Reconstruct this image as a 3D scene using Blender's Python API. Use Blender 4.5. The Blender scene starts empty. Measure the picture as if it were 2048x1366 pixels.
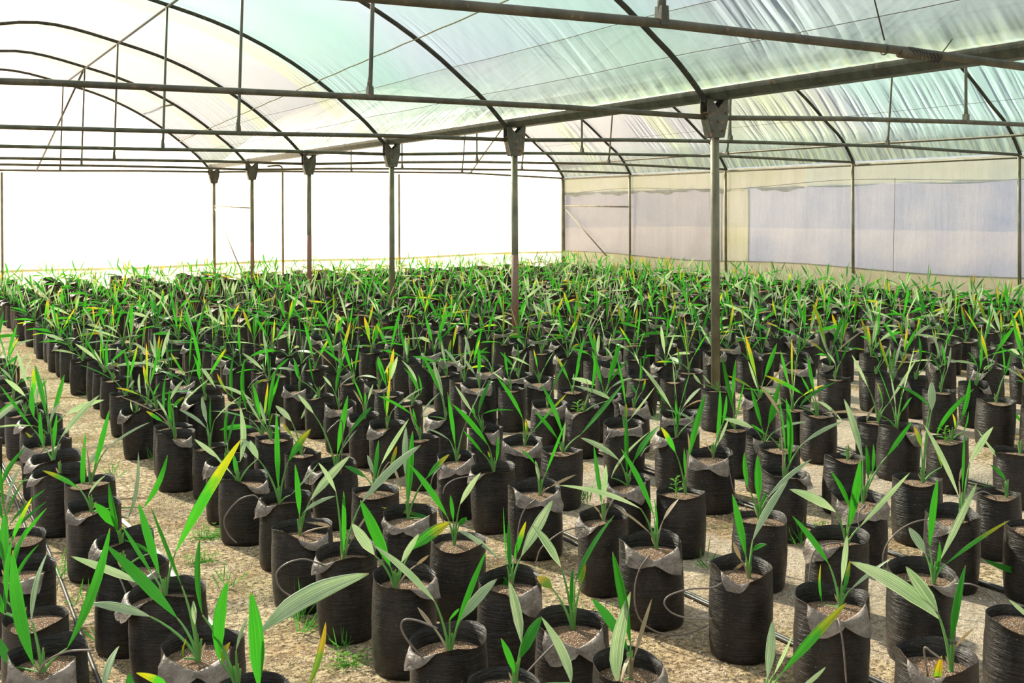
import bpy, math, random
import numpy as np
from math import sin, cos, pi, radians
R_ = random.Random(11)
C = bpy.context.scene.collection

# ------------------------------------------------------------------ camera, world, sun, exposure
cam_d = bpy.data.cameras.new('camera')
cam_d.sensor_width = 36.0
cam_d.lens = 2289.24 / 2048 * 36.0
cam_d.shift_y = -252.03 / 2048
cam_d.clip_start = 0.05
cam_d.clip_end = 400
cam = bpy.data.objects.new('camera', cam_d)
C.objects.link(cam)
from mathutils import Matrix, Vector
YAW, PITCH, ROLL = 0.4969, -0.0052, -0.0053
_f = Vector((sin(YAW) * cos(PITCH), cos(YAW) * cos(PITCH), sin(PITCH)))
_r = Vector((cos(YAW), -sin(YAW), 0))
_u = _r.cross(_f)
_R = _r * cos(ROLL) + _u * sin(ROLL)
_U = -_r * sin(ROLL) + _u * cos(ROLL)
CAM = Vector((-6.4478, -8.0984, 1.6818))
cam.matrix_world = Matrix(((_R.x, _U.x, -_f.x, CAM.x), (_R.y, _U.y, -_f.y, CAM.y), (_R.z, _U.z, -_f.z, CAM.z), (0, 0, 0, 1)))
bpy.context.scene.camera = cam

SUN_DIR = Vector((-0.22, 0.80, 0.62)).normalized()
world = bpy.data.worlds.new('sky')
bpy.context.scene.world = world
world.use_nodes = True
wn = world.node_tree
wn.nodes.clear()
sky = wn.nodes.new('ShaderNodeTexSky')
sky.sky_type = 'NISHITA'
sky.sun_disc = False
sky.sun_elevation = math.asin(SUN_DIR.z)
sky.sun_rotation = math.atan2(SUN_DIR.x, SUN_DIR.y)
sky.air_density = 1.0
sky.dust_density = 4.0
sky.ozone_density = 1.0
hz = wn.nodes.new('ShaderNodeMixRGB')
hz.inputs[0].default_value = 0.8
hz.inputs[2].default_value = (2.8, 3.15, 3.8, 1)
bg = wn.nodes.new('ShaderNodeBackground')
bg.inputs[1].default_value = 0.20
wo = wn.nodes.new('ShaderNodeOutputWorld')
wn.links.new(sky.outputs[0], hz.inputs[1])
wn.links.new(hz.outputs[0], bg.inputs[0])
wn.links.new(bg.outputs[0], wo.inputs[0])

sun_d = bpy.data.lights.new('sun', 'SUN')
sun_d.energy = 28.0
sun_d.angle = radians(1.6)
sun_d.color = (1.0, 0.90, 0.74)
sun = bpy.data.objects.new('sun', sun_d)
sun.rotation_euler = SUN_DIR.to_track_quat('Z', 'Y').to_euler()
sun.location = (0, 0, 12)
C.objects.link(sun)

vs = bpy.context.scene.view_settings
vs.view_transform = 'Standard'
vs.look = 'None'
vs.gamma = 1
vs.use_curve_mapping = False
vs.exposure = 0.38
cy = bpy.context.scene.cycles
cy.max_bounces = 10
cy.transparent_max_bounces = 12
cy.diffuse_bounces = 4
cy.transmission_bounces = 6
cy.caustics_reflective = False
cy.caustics_refractive = False
cy.sample_clamp_indirect = 6.0

# ------------------------------------------------------------------ material helpers
def mat(name):
    m = bpy.data.materials.new(name)
    m.use_nodes = True
    m.node_tree.nodes.clear()
    return m, m.node_tree

def N(t, kind, **kw):
    n = t.nodes.new(kind)
    for k, v in kw.items():
        if k.startswith('i_'):
            n.inputs[k[2:].replace('_', ' ')].default_value = v
        elif k.startswith('n'):
            n.inputs[int(k[1:])].default_value = v
        else:
            setattr(n, k, v)
    return n

def L(t, a, b):
    t.links.new(a, b)

def ramp(t, src, stops):
    r = t.nodes.new('ShaderNodeValToRGB')
    e = r.color_ramp.elements
    while len(e) < len(stops):
        e.new(0.5)
    for el, (p, c) in zip(e, stops):
        el.position = p
        el.color = (*c, 1) if len(c) == 3 else c
    L(t, src, r.inputs[0])
    return r.outputs[0]

def mixc(t, fac, a, b, mode='MIX'):
    m = t.nodes.new('ShaderNodeMixRGB')
    m.blend_type = mode
    for i, v in ((0, fac), (1, a), (2, b)):
        if hasattr(v, 'is_linked'):
            L(t, v, m.inputs[i])
        elif i == 0:
            m.inputs[0].default_value = v
        else:
            m.inputs[i].default_value = (*v, 1)
    return m.outputs[0]

def noise(t, vec, scale, detail=3, rough=0.55):
    n = N(t, 'ShaderNodeTexNoise')
    n.inputs['Scale'].default_value = scale
    n.inputs['Detail'].default_value = detail
    n.inputs['Roughness'].default_value = rough
    if vec is not None:
        L(t, vec, n.inputs['Vector'])
    return n.outputs['Fac']

def mapped(t, vec, scale=(1, 1, 1), rot=(0, 0, 0), loc=(0, 0, 0)):
    m = N(t, 'ShaderNodeMapping')
    m.inputs['Scale'].default_value = scale
    m.inputs['Rotation'].default_value = rot
    m.inputs['Location'].default_value = loc
    L(t, vec, m.inputs['Vector'])
    return m.outputs[0]

def bump(t, h, strength, dist=0.02):
    b = N(t, 'ShaderNodeBump')
    b.inputs['Strength'].default_value = strength
    b.inputs['Distance'].default_value = dist
    L(t, h, b.inputs['Height'])
    return b.outputs[0]

def math_(t, op, a, b=None):
    m = N(t, 'ShaderNodeMath', operation=op)
    for i, v in enumerate((a, b)):
        if v is None:
            continue
        if hasattr(v, 'is_linked'):
            L(t, v, m.inputs[i])
        else:
            m.inputs[i].default_value = v
    return m.outputs[0]

def pos(t):
    return N(t, 'ShaderNodeNewGeometry').outputs['Position']

def objc(t):
    return N(t, 'ShaderNodeTexCoord').outputs['Object']

# ------------------------------------------------------------------ films
def film(name, colfn, transp, bumpfn=None, gloss=0.06, trans=0.9):
    m, t = mat(name)
    col = colfn(t)
    tr = N(t, 'ShaderNodeBsdfTranslucent')
    df = N(t, 'ShaderNodeBsdfDiffuse')
    L(t, col, tr.inputs[0]); L(t, col, df.inputs[0])
    mx = N(t, 'ShaderNodeMixShader', n0=1 - trans)
    L(t, tr.outputs[0], mx.inputs[1]); L(t, df.outputs[0], mx.inputs[2])
    gl = N(t, 'ShaderNodeBsdfGlossy')
    gl.inputs['Roughness'].default_value = 0.32
    gl.inputs[0].default_value = (1, 1, 1, 1)
    mg = N(t, 'ShaderNodeMixShader', n0=gloss)
    L(t, mx.outputs[0], mg.inputs[1]); L(t, gl.outputs[0], mg.inputs[2])
    if bumpfn:
        b = bumpfn(t)
        for n in (tr, df, gl):
            L(t, b, n.inputs['Normal'])
    tp = N(t, 'ShaderNodeBsdfTransparent')
    L(t, mixc(t, 0.5, (1, 1, 1), col), tp.inputs[0])
    mt = N(t, 'ShaderNodeMixShader', n0=transp)
    L(t, mg.outputs[0], mt.inputs[1]); L(t, tp.outputs[0], mt.inputs[2])
    o = N(t, 'ShaderNodeOutputMaterial')
    L(t, mt.outputs[0], o.inputs[0])
    return m

def mapr(t, v, a, b, lo=0.0, hi=1.0):
    m = N(t, 'ShaderNodeMapRange')
    L(t, v, m.inputs[0])
    m.inputs[1].default_value = a; m.inputs[2].default_value = b; m.inputs[3].default_value = lo; m.inputs[4].default_value = hi
    return m.outputs[0]

def mul(t, *vs):
    o = vs[0]
    for v in vs[1:]:
        o = math_(t, 'MULTIPLY', o, v)
    return o

def roof_col(t):
    p = pos(t)
    fine = noise(t, mapped(t, p, (3, 40, 3)), 6, 4)
    fine2 = noise(t, mapped(t, p, (30, 3, 30)), 5, 3)
    big = noise(t, mapped(t, p, (0.25, 0.12, 0.2)), 1.6, 2)
    sp = N(t, 'ShaderNodeSeparateXYZ'); L(t, p, sp.inputs[0])
    X, Y, Z = sp.outputs
    # sheets of different film age laid across the bays
    Yn = math_(t, 'ADD', math_(t, 'ADD', Y, math_(t, 'MULTIPLY', math_(t, 'SUBTRACT', big, 0.5), 5.0)), math_(t, 'MULTIPLY', X, 0.25))
    sheets = ramp(t, mapr(t, Yn, -12, 18), [(0.0, (0.198, 0.236, 0.262)), (0.36, (0.198, 0.236, 0.269)), (0.41, (0.162, 0.254, 0.230)), (0.50, (0.210, 0.260, 0.288)), (0.56, (0.156, 0.267, 0.237)),
                                            (0.66, (0.186, 0.285, 0.256)), (0.70, (0.226, 0.228, 0.235)), (0.80, (0.216, 0.233, 0.215)), (0.9, (0.240, 0.233, 0.230)), (1.0, (0.240, 0.233, 0.220))])
    # yellowed strips beside the arches and the aged patch over the side slope
    yb = math_(t, 'SINE', math_(t, 'ADD', math_(t, 'MULTIPLY', Y, 1.70), 0.35))
    ybf = mul(t, ramp(t, yb, [(0.80, (0, 0, 0)), (0.90, (1, 1, 1))]), mapr(t, Y, 6.5, 8.5), 0.9)
    base = mixc(t, ybf, sheets, (0.264, 0.285, 0.179))
    patch = mul(t, mapr(t, X, 4.4, 5.2), mapr(t, Yn, 8.6, 9.2), mapr(t, Yn, 13.5, 12.5))
    base = mixc(t, mul(t, patch, 0.6), base, (0.240, 0.279, 0.166))
    # mint tone and grime along the gutter hem
    near_g = mul(t, mapr(t, Z, 3.25, 2.8), 0.55)
    base = mixc(t, near_g, base, (0.180, 0.273, 0.218))
    hem = mul(t, mapr(t, Z, 2.90, 2.72), ramp(t, noise(t, mapped(t, p, (1, 2.5, 1)), 5, 4), [(0.3, (0, 0, 0)), (0.6, (1, 1, 1))]))
    base = mixc(t, mul(t, hem, 0.5), base, (0.228, 0.260, 0.090))
    spk = ramp(t, noise(t, mapped(t, p, (2.5, 11, 2.5), (0, 0, 0.5)), 7, 3), [(0.64, (0, 0, 0)), (0.70, (1, 1, 1))])
    lines = ramp(t, math_(t, 'SINE', math_(t, 'ADD', math_(t, 'MULTIPLY', Z, 26.0), math_(t, 'MULTIPLY', Y, 1.2))), [(0.55, (0, 0, 0)), (0.85, (1, 1, 1))])
    base = mixc(t, mul(t, spk, lines, mapr(t, Z, 3.5, 3.1), 0.9), base, (0.20, 0.15, 0.06))
    f = ramp(t, math_(t, 'MULTIPLY', math_(t, 'ADD', fine, fine2), 0.5), [(0.3, (0.84, 0.84, 0.84)), (0.7, (1, 1, 1))])
    return mixc(t, 1.0, base, f, 'MULTIPLY')

def roof_bump(t):
    p = pos(t)
    sp = N(t, 'ShaderNodeSeparateXYZ'); L(t, p, sp.inputs[0])
    X, Y, Z = sp.outputs
    # long creases climbing the slope, strongest in a band above the gutter
    cm = N(t, 'ShaderNodeCombineXYZ')
    L(t, math_(t, 'ADD', Y, math_(t, 'MULTIPLY', Z, 0.28)), cm.inputs[1]); L(t, math_(t, 'MULTIPLY', Z, 0.30), cm.inputs[2]); L(t, math_(t, 'MULTIPLY', X, 0.15), cm.inputs[0])
    fold = noise(t, mapped(t, cm.outputs[0], (1, 3.6, 1)), 1.0, 2.5, 0.42)
    ridge = ramp(t, fold, [(0.38, (0, 0, 0)), (0.50, (1, 1, 1)), (0.60, (0.1, 0.1, 0.1))])
    cm2 = N(t, 'ShaderNodeCombineXYZ')
    L(t, math_(t, 'ADD', Y, math_(t, 'MULTIPLY', Z, 1.9)), cm2.inputs[1]); L(t, Z, cm2.inputs[2])
    msk = mul(t, mapr(t, Z, 2.85, 3.1), mapr(t, Z, 3.85, 3.5), ramp(t, noise(t, mapped(t, p, (0.1, 0.32, 0.1), loc=(2, 0.4, 1)), 1.4, 1), [(0.42, (0.04, 0.04, 0.04)), (0.56, (1, 1, 1))]))
    low = mul(t, mapr(t, Z, 3.0, 2.8), noise(t, mapped(t, p, (0.6, 3.6, 0.6)), 1.3, 2), 0.8)
    slant = noise(t, mapped(t, cm2.outputs[0], (1, 1.5, 0.4)), 1.0, 2, 0.45)
    h = math_(t, 'ADD', math_(t, 'ADD', mul(t, slant, 0.20), low), mul(t, ridge, msk, 0.60))
    return bump(t, h, 0.62, 0.10)

def wall_col(a, b, streak=0.12):
    def fn(t):
        p = pos(t)
        n1 = noise(t, mapped(t, p, (0.35, 0.35, 0.8)), 1.1, 3)
        base = mixc(t, ramp(t, n1, [(0.35, (0, 0, 0)), (0.62, (1, 1, 1))]), a, b)
        weave = noise(t, mapped(t, p, (60, 60, 3)), 3, 3)
        weave2 = noise(t, mapped(t, p, (4, 4, 60)), 3, 3)
        f = ramp(t, math_(t, 'MULTIPLY', math_(t, 'ADD', weave, weave2), 0.5), [(0.35, (1 - streak,) * 3), (0.65, (1, 1, 1))])
        return mixc(t, 1.0, base, f, 'MULTIPLY')
    return fn

def wall_bump(t):
    p = pos(t)
    w = noise(t, mapped(t, p, (3.0, 3.0, 0.6), (0.0, 0.35, 0.0)), 1.4, 3, 0.5)
    return bump(t, w, 0.5, 0.06)

M = {}
M['roof'] = film('greenhouse_film', roof_col, 0.30, roof_bump, 0.10)
M['end'] = film('end_film', wall_col((0.50, 0.48, 0.42), (0.56, 0.54, 0.49), 0.08), 0.25, wall_bump)
M['side'] = film('side_film', wall_col((0.27, 0.35, 0.52), (0.39, 0.45, 0.56), 0.2), 0.06, wall_bump)
M['side_pink'] = film('side_film_warm', wall_col((0.28, 0.31, 0.37), (0.35, 0.37, 0.42), 0.18), 0.06, wall_bump)
M['valance'] = film('valance_film', wall_col((0.34, 0.44, 0.42), (0.43, 0.51, 0.45)), 0.06, wall_bump)
M['valance_aged'] = film('valance_aged_film', wall_col((0.37, 0.42, 0.28), (0.46, 0.50, 0.42)), 0.06, wall_bump)
M['skirt_end'] = film('bright_skirt_film', wall_col((0.38, 0.34, 0.22), (0.46, 0.43, 0.33)), 0.12, wall_bump)
M['skirt'] = film('skirt_film', wall_col((0.38, 0.40, 0.26), (0.46, 0.46, 0.34)), 0.05, wall_bump, 0.03, 0.75)

# ------------------------------------------------------------------ opaque materials
def principled(name, colfn, rough=0.6, metal=0.0, bumpfn=None, spec=0.5):
    m, t = mat(name)
    b = N(t, 'ShaderNodeBsdfPrincipled')
    b.inputs['Roughness'].default_value = rough
    b.inputs['Metallic'].default_value = metal
    b.inputs['Specular IOR Level'].default_value = spec
    c = colfn(t) if callable(colfn) else None
    if c is None:
        b.inputs['Base Color'].default_value = (*colfn, 1)
    else:
        L(t, c, b.inputs['Base Color'])
    if bumpfn:
        L(t, bumpfn(t), b.inputs['Normal'])
    o = N(t, 'ShaderNodeOutputMaterial')
    L(t, b.outputs[0], o.inputs[0])
    return m

def galv(a, b, rust=(0.30, 0.16, 0.08), amount=0.62):
    def fn(t):
        p = pos(t)
        c = mixc(t, ramp(t, noise(t, mapped(t, p, (1, 1, 0.5)), 9, 5), [(0.35, (0, 0, 0)), (0.65, (1, 1, 1))]), a, b)
        return mixc(t, ramp(t, noise(t, p, 23, 4), [(amount, (0, 0, 0)), (amount + 0.12, (0.8, 0.8, 0.8))]), c, rust)
    return fn
M['post'] = principled('galvanised_post', galv((0.26, 0.235, 0.15), (0.14, 0.13, 0.08)), 0.55, 0.25)
M['pipe'] = principled('galvanised_pipe', galv((0.13, 0.12, 0.08), (0.07, 0.065, 0.045)), 0.5, 0.3)
M['arch'] = principled('roof_pipe', galv((0.06, 0.056, 0.042), (0.035, 0.032, 0.025)), 0.75, 0.0, spec=0.25)
M['gutter'] = principled('gutter_metal', galv((0.09, 0.10, 0.075), (0.04, 0.045, 0.035)), 0.45, 0.3)
M['bracket'] = principled('bracket_metal', galv((0.13, 0.13, 0.10), (0.07, 0.07, 0.05), amount=0.55), 0.5, 0.3)
M['bolt'] = principled('rusty_bolt', (0.22, 0.12, 0.06), 0.7, 0.4)
M['redpaint'] = principled('red_oxide', galv((0.34, 0.14, 0.11), (0.26, 0.17, 0.12), rust=(0.34, 0.30, 0.2), amount=0.58), 0.7)
M['wire'] = principled('wire', (0.05, 0.045, 0.035), 0.6)
M['rope'] = principled('dirty_rope', (0.22, 0.22, 0.13), 0.9)
M['tube'] = principled('drip_tube_plastic', (0.21, 0.17, 0.14), 0.4)
M['hose'] = principled('drip_hose_plastic', (0.055, 0.05, 0.042), 0.45)
M['tape'] = principled('white_tape', (0.72, 0.68, 0.58), 0.5)
M['concrete'] = principled('concrete', galv((0.42, 0.38, 0.30), (0.30, 0.27, 0.2)), 0.9)

def floor_col(t):
    p = pos(t)
    sp = N(t, 'ShaderNodeSeparateXYZ'); L(t, p, sp.inputs[0])
    c = mixc(t, ramp(t, noise(t, p, 1.7, 5, 0.65), [(0.38, (0, 0, 0)), (0.60, (1, 1, 1))]), (0.58, 0.38, 0.19), (0.90, 0.70, 0.43))
    # pinkish washed sand patches
    c = mixc(t, ramp(t, noise(t, mapped(t, p, loc=(7, 3, 0)), 3.3, 4, 0.6), [(0.52, (0, 0, 0)), (0.66, (0.8, 0.8, 0.8))]), c, (0.96, 0.76, 0.56))
    # algae and moss film
    green = ramp(t, noise(t, mapped(t, p, loc=(4, 2, 0)), 2.6, 5, 0.65), [(0.50, (0, 0, 0)), (0.62, (1, 1, 1))])
    c = mixc(t, math_(t, 'MULTIPLY', green, 0.65), c, (0.33, 0.29, 0.10))
    # worn grey ground cloth showing through on the right half
    cl = ramp(t, noise(t, mapped(t, p, (0.8, 0.45, 1), loc=(9, 1, 0)), 1.3, 3), [(0.44, (0, 0, 0)), (0.50, (1, 1, 1))])
    mr = N(t, 'ShaderNodeMapRange'); L(t, sp.outputs[0], mr.inputs[0])
    mr.inputs[1].default_value = -4.4; mr.inputs[2].default_value = -2.6
    clf = math_(t, 'MULTIPLY', cl, mr.outputs[0])
    clc = mixc(t, ramp(t, noise(t, p, 30, 3), [(0.4, (0, 0, 0)), (0.6, (1, 1, 1))]), (0.66, 0.56, 0.45), (0.52, 0.42, 0.32))
    c = mixc(t, math_(t, 'MULTIPLY', clf, 0.8), c, clc)
    # clods, grit and plant debris
    dark = ramp(t, noise(t, p, 42, 5, 0.75), [(0.43, (1, 1, 1)), (0.53, (0, 0, 0))])
    c = mixc(t, math_(t, 'MULTIPLY', dark, math_(t, 'SUBTRACT', 0.95, math_(t, 'MULTIPLY', clf, 0.55))), c, (0.10, 0.06, 0.03))
    mid = ramp(t, noise(t, p, 15, 5, 0.7), [(0.42, (0.9, 0.9, 0.9)), (0.55, (0, 0, 0))])
    c = mixc(t, math_(t, 'MULTIPLY', mid, math_(t, 'SUBTRACT', 0.8, math_(t, 'MULTIPLY', clf, 0.6))), c, (0.24, 0.16, 0.08))
    v = N(t, 'ShaderNodeTexVoronoi'); v.inputs['Scale'].default_value = 120
    L(t, p, v.inputs['Vector'])
    sp1 = ramp(t, v.outputs['Distance'], [(0.20, (1, 1, 1)), (0.32, (0, 0, 0))])
    dens = ramp(t, noise(t, p, 3.1, 3), [(0.38, (0, 0, 0)), (0.56, (1, 1, 1))])
    c = mixc(t, math_(t, 'MULTIPLY', sp1, dens), c, (0.95, 0.88, 0.74))
    return c

def floor_bump(t):
    p = pos(t)
    h = math_(t, 'ADD', math_(t, 'MULTIPLY', noise(t, p, 40, 5, 0.7), 0.5), math_(t, 'MULTIPLY', noise(t, p, 6, 3), 0.9))
    return bump(t, h, 1.0, 0.05)
M['floor'] = principled('sandy_ground', floor_col, 0.95, 0, floor_bump, 0.2)

def bag_mat():
    m, t = mat('black_polybag')
    o = objc(t)
    inf = N(t, 'ShaderNodeObjectInfo').outputs['Random']
    ad = N(t, 'ShaderNodeVectorMath', operation='ADD'); L(t, o, ad.inputs[0])
    cmb = N(t, 'ShaderNodeCombineXYZ')
    L(t, math_(t, 'MULTIPLY', inf, 30.0), cmb.inputs[2]); L(t, math_(t, 'MULTIPLY', inf, 7.0), cmb.inputs[0])
    L(t, cmb.outputs[0], ad.inputs[1])
    p = ad.outputs[0]
    wr = noise(t, mapped(t, p, (5, 5, 60), (0.12, 0.1, 0)), 1.5, 5, 0.65)
    wr2 = noise(t, mapped(t, p, (9, 9, 14)), 1.2, 3)
    dust = noise(t, mapped(t, p, (6, 6, 4)), 2.0, 5, 0.7)
    c = mixc(t, ramp(t, dust, [(0.42, (0, 0, 0)), (0.75, (1, 1, 1))]), (0.005, 0.0035, 0.0025), (0.044, 0.031, 0.022))
    spk = ramp(t, noise(t, p, 160, 2), [(0.68, (0, 0, 0)), (0.74, (1, 1, 1))])
    c = mixc(t, math_(t, 'MULTIPLY', spk, 0.5), c, (0.4, 0.36, 0.3))
    b = N(t, 'ShaderNodeBsdfPrincipled')
    L(t, c, b.inputs['Base Color'])
    b.inputs['Roughness'].default_value = 0.42
    b.inputs['Specular IOR Level'].default_value = 0.42
    b.inputs['Sheen Weight'].default_value = 0.07
    b.inputs['Sheen Roughness'].default_value = 0.35
    b.inputs['Sheen Tint'].default_value = (0.95, 0.78, 0.60, 1)
    h = math_(t, 'ADD', math_(t, 'MULTIPLY', wr, 0.8), wr2)
    L(t, bump(t, h, 0.75, 0.012), b.inputs['Normal'])
    out = N(t, 'ShaderNodeOutputMaterial')
    L(t, b.outputs[0], out.inputs[0])
    return m
M['bag'] = bag_mat()

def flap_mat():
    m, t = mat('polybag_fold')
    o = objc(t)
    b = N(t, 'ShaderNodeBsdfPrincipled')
    c = mixc(t, ramp(t, noise(t, o, 16, 5, 0.65), [(0.35, (0, 0, 0)), (0.65, (1, 1, 1))]), (0.11, 0.083, 0.062), (0.31, 0.245, 0.19))  # dusty fold; the overhead light it catches is put into the paler colour
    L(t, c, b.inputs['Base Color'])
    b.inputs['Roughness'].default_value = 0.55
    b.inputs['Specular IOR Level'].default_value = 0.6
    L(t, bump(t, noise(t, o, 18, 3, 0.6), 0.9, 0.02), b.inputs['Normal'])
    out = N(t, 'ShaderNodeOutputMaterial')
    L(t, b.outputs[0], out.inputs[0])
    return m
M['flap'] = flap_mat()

def soil_col(t):
    o = pos(t)
    c = mixc(t, noise(t, o, 60, 4, 0.7), (0.10, 0.055, 0.03), (0.34, 0.21, 0.12))
    v = N(t, 'ShaderNodeTexVoronoi'); v.inputs['Scale'].default_value = 150
    L(t, o, v.inputs['Vector'])
    return mixc(t, ramp(t, v.outputs['Distance'], [(0.22, (1, 1, 1)), (0.34, (0, 0, 0))]), c, (0.80, 0.72, 0.60))
M['soil'] = principled('potting_mix', soil_col, 0.95, 0, lambda t: bump(t, noise(t, pos(t), 70, 4, 0.7), 1.0, 0.02), 0.2)

def leaf_mat(name, base, stripe, tipc=None, tip0=0.62, rough=0.42, transl=0.58, sstr=0.6, tcol=None):
    m, t = mat(name)
    uv = N(t, 'ShaderNodeTexCoord').outputs['UV']
    sp = N(t, 'ShaderNodeSeparateXYZ'); L(t, uv, sp.inputs[0])
    s = math_(t, 'SINE', math_(t, 'MULTIPLY', sp.outputs[0], 50.0))
    c = mixc(t, math_(t, 'MULTIPLY', ramp(t, s, [(0.2, (0, 0, 0)), (0.75, (1, 1, 1))]), sstr), base, stripe)
    p = pos(t)
    if tipc:
        e = math_(t, 'ADD', sp.outputs[1], math_(t, 'MULTIPLY', math_(t, 'SUBTRACT', noise(t, p, 30, 3), 0.5), 0.5))
        c = mixc(t, ramp(t, e, [(tip0, (0, 0, 0)), (min(0.99, tip0 + 0.28), (1, 1, 1))]), c, tipc)
    c = mixc(t, math_(t, 'MULTIPLY', ramp(t, sp.outputs[1], [(0.955, (0, 0, 0)), (0.99, (1, 1, 1))]), 0.8), c, (0.42, 0.24, 0.12))
    c = mixc(t, ramp(t, noise(t, p, 9, 2), [(0.3, (0, 0, 0)), (0.8, (0.35, 0.35, 0.35))]), c, (0.03, 0.30, 0.04))
    b = N(t, 'ShaderNodeBsdfPrincipled')
    L(t, c, b.inputs['Base Color'])
    b.inputs['Roughness'].default_value = rough
    b.inputs['Specular IOR Level'].default_value = 0.6
    tr = N(t, 'ShaderNodeBsdfTranslucent')
    L(t, mixc(t, 1.0, c, tcol or (1.0, 1.0, 0.55), 'MULTIPLY'), tr.inputs[0])
    mx = N(t, 'ShaderNodeMixShader', n0=transl)
    L(t, b.outputs[0], mx.inputs[1]); L(t, tr.outputs[0], mx.inputs[2])
    o = N(t, 'ShaderNodeOutputMaterial')
    L(t, mx.outputs[0], o.inputs[0])
    return m
M['g'] = leaf_mat('green_leaf', (0.04, 0.33, 0.02), (0.09, 0.46, 0.05))
M['w'] = leaf_mat('glaucous_sheen_leaf', (0.40, 0.58, 0.32), (0.94, 0.93, 0.76), transl=0.45, sstr=0.8, rough=0.33, tcol=(0.95, 1.0, 0.7))  # glaucous tone, with sky reflection off upper faces put into the whitish colour
M['y'] = leaf_mat('yellow_tipped_leaf', (0.07, 0.46, 0.03), (0.10, 0.52, 0.05), (0.58, 0.56, 0.02), 0.5)
M['Y'] = leaf_mat('yellowing_leaf', (0.28, 0.52, 0.03), (0.42, 0.60, 0.06), (0.78, 0.50, 0.03), 0.45)
M['d'] = leaf_mat('dry_leaf', (0.50, 0.36, 0.24), (0.66, 0.52, 0.40), None, transl=0.25, tcol=(1, 0.85, 0.6))
M['stem'] = leaf_mat('leaf_stalk', (0.20, 0.46, 0.10), (0.28, 0.52, 0.16), None, transl=0.25)
M['grass'] = leaf_mat('grass_blade', (0.08, 0.38, 0.06), (0.16, 0.46, 0.10), None)
M['clover'] = leaf_mat('weed_leaf', (0.22, 0.58, 0.05), (0.30, 0.66, 0.08), None)
M['perlite'] = principled('perlite', (0.85, 0.80, 0.70), 0.9)

# ------------------------------------------------------------------ mesh helpers
class MB:
    def __init__(s):
        s.v = []; s.f = []; s.m = []; s.uv = []; s.n = 0
    def add(s, verts, faces, mi=0, uv=None):
        s.v.extend([tuple(x) for x in verts])
        for f in faces:
            s.f.append(tuple(i + s.n for i in f)); s.m.append(mi)
        s.uv.extend(uv if uv is not None else [(0.5, 0.3)] * len(verts))
        s.n += len(verts)
    def mesh(s, name, mats, smooth=True):
        me = bpy.data.meshes.new(name)
        me.from_pydata(s.v, [], s.f)
        for m in mats:
            me.materials.append(m)
        me.polygons.foreach_set('material_index', s.m)
        me.polygons.foreach_set('use_smooth', [smooth] * len(s.f))
        uvl = me.uv_layers.new(name='UVMap')
        li = np.zeros(len(me.loops), dtype=np.int32)
        me.loops.foreach_get('vertex_index', li)
        uvl.data.foreach_set('uv', np.array(s.uv, dtype=np.float32)[li].ravel())
        me.update()
        return me
    # swept tube
    def tube(s, pts, r, seg=10, mi=0, cap=True):
        pts = [Vector(p) for p in pts]
        rings = []
        up = None
        for i, p in enumerate(pts):
            a = pts[max(0, i - 1)]; b = pts[min(len(pts) - 1, i + 1)]
            tdir = (b - a).normalized()
            if up is None:
                up = Vector((0, 0, 1)) if abs(tdir.z) < 0.9 else Vector((0, 1, 0))
            x = tdir.cross(up).normalized(); y = x.cross(tdir).normalized(); up = y
            rr = r[i] if isinstance(r, (list, tuple)) else r
            rings.append([p + (x * cos(2 * pi * k / seg) + y * sin(2 * pi * k / seg)) * rr for k in range(seg)])
        vs = [v for rg in rings for v in rg]
        fs = []
        for i in range(len(pts) - 1):
            for k in range(seg):
                a = i * seg + k; b = i * seg + (k + 1) % seg
                fs.append((a, b, b + seg, a + seg))
        if cap:
            fs.append(tuple(range(seg - 1, -1, -1)))
            fs.append(tuple(range((len(pts) - 1) * seg, len(pts) * seg)))
        uv = [(k / seg, i / max(1, len(pts) - 1)) for i in range(len(pts)) for k in range(seg)]
        s.add(vs, fs, mi, uv)
    def prism(s, poly, o, ax, ay, az, depth, mi=0):
        o = Vector(o); ax = Vector(ax); ay = Vector(ay); az = Vector(az)
        n = len(poly)
        vs = [o + ax * a + ay * b - az * depth / 2 for a, b in poly] + [o + ax * a + ay * b + az * depth / 2 for a, b in poly]
        fs = [tuple(range(n - 1, -1, -1)), tuple(range(n, 2 * n))] + [(i, (i + 1) % n, n + (i + 1) % n, n + i) for i in range(n)]
        s.add(vs, fs, mi)

def curve_pts(pts, n=6):
    P = [Vector(p) for p in pts]
    if len(P) < 3:
        return P
    out = []
    for i in range(len(P) - 1):
        p0 = P[max(0, i - 1)]; p1 = P[i]; p2 = P[i + 1]; p3 = P[min(len(P) - 1, i + 2)]
        for k in range(n):
            t = k / n
            out.append(0.5 * ((2 * p1) + (-p0 + p2) * t + (2 * p0 - 5 * p1 + 4 * p2 - p3) * t * t + (-p0 + 3 * p1 - 3 * p2 + p3) * t ** 3))
    out.append(P[-1])
    return out

def link(name, me, parent=None, loc=None, rz=None):
    o = bpy.data.objects.new(name, me)
    C.objects.link(o)
    if parent is not None:
        o.parent = parent
    if loc is not None:
        o.location = loc
    if rz is not None:
        o.rotation_euler = (0, 0, rz)
    return o

def tag(o, label=None, cat=None, group=None, kind=None):
    if label: o['label'] = label
    if cat: o['category'] = cat
    if group: o['group'] = group
    if kind: o['kind'] = kind
    return o

def one(name, mb, m, label=None, cat=None, group=None, kind=None, parent=None, smooth=True):
    ms = m if isinstance(m, list) else [m]
    o = link(name, mb.mesh(name, ms, smooth), parent)
    return tag(o, label, cat, group, kind)

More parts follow.
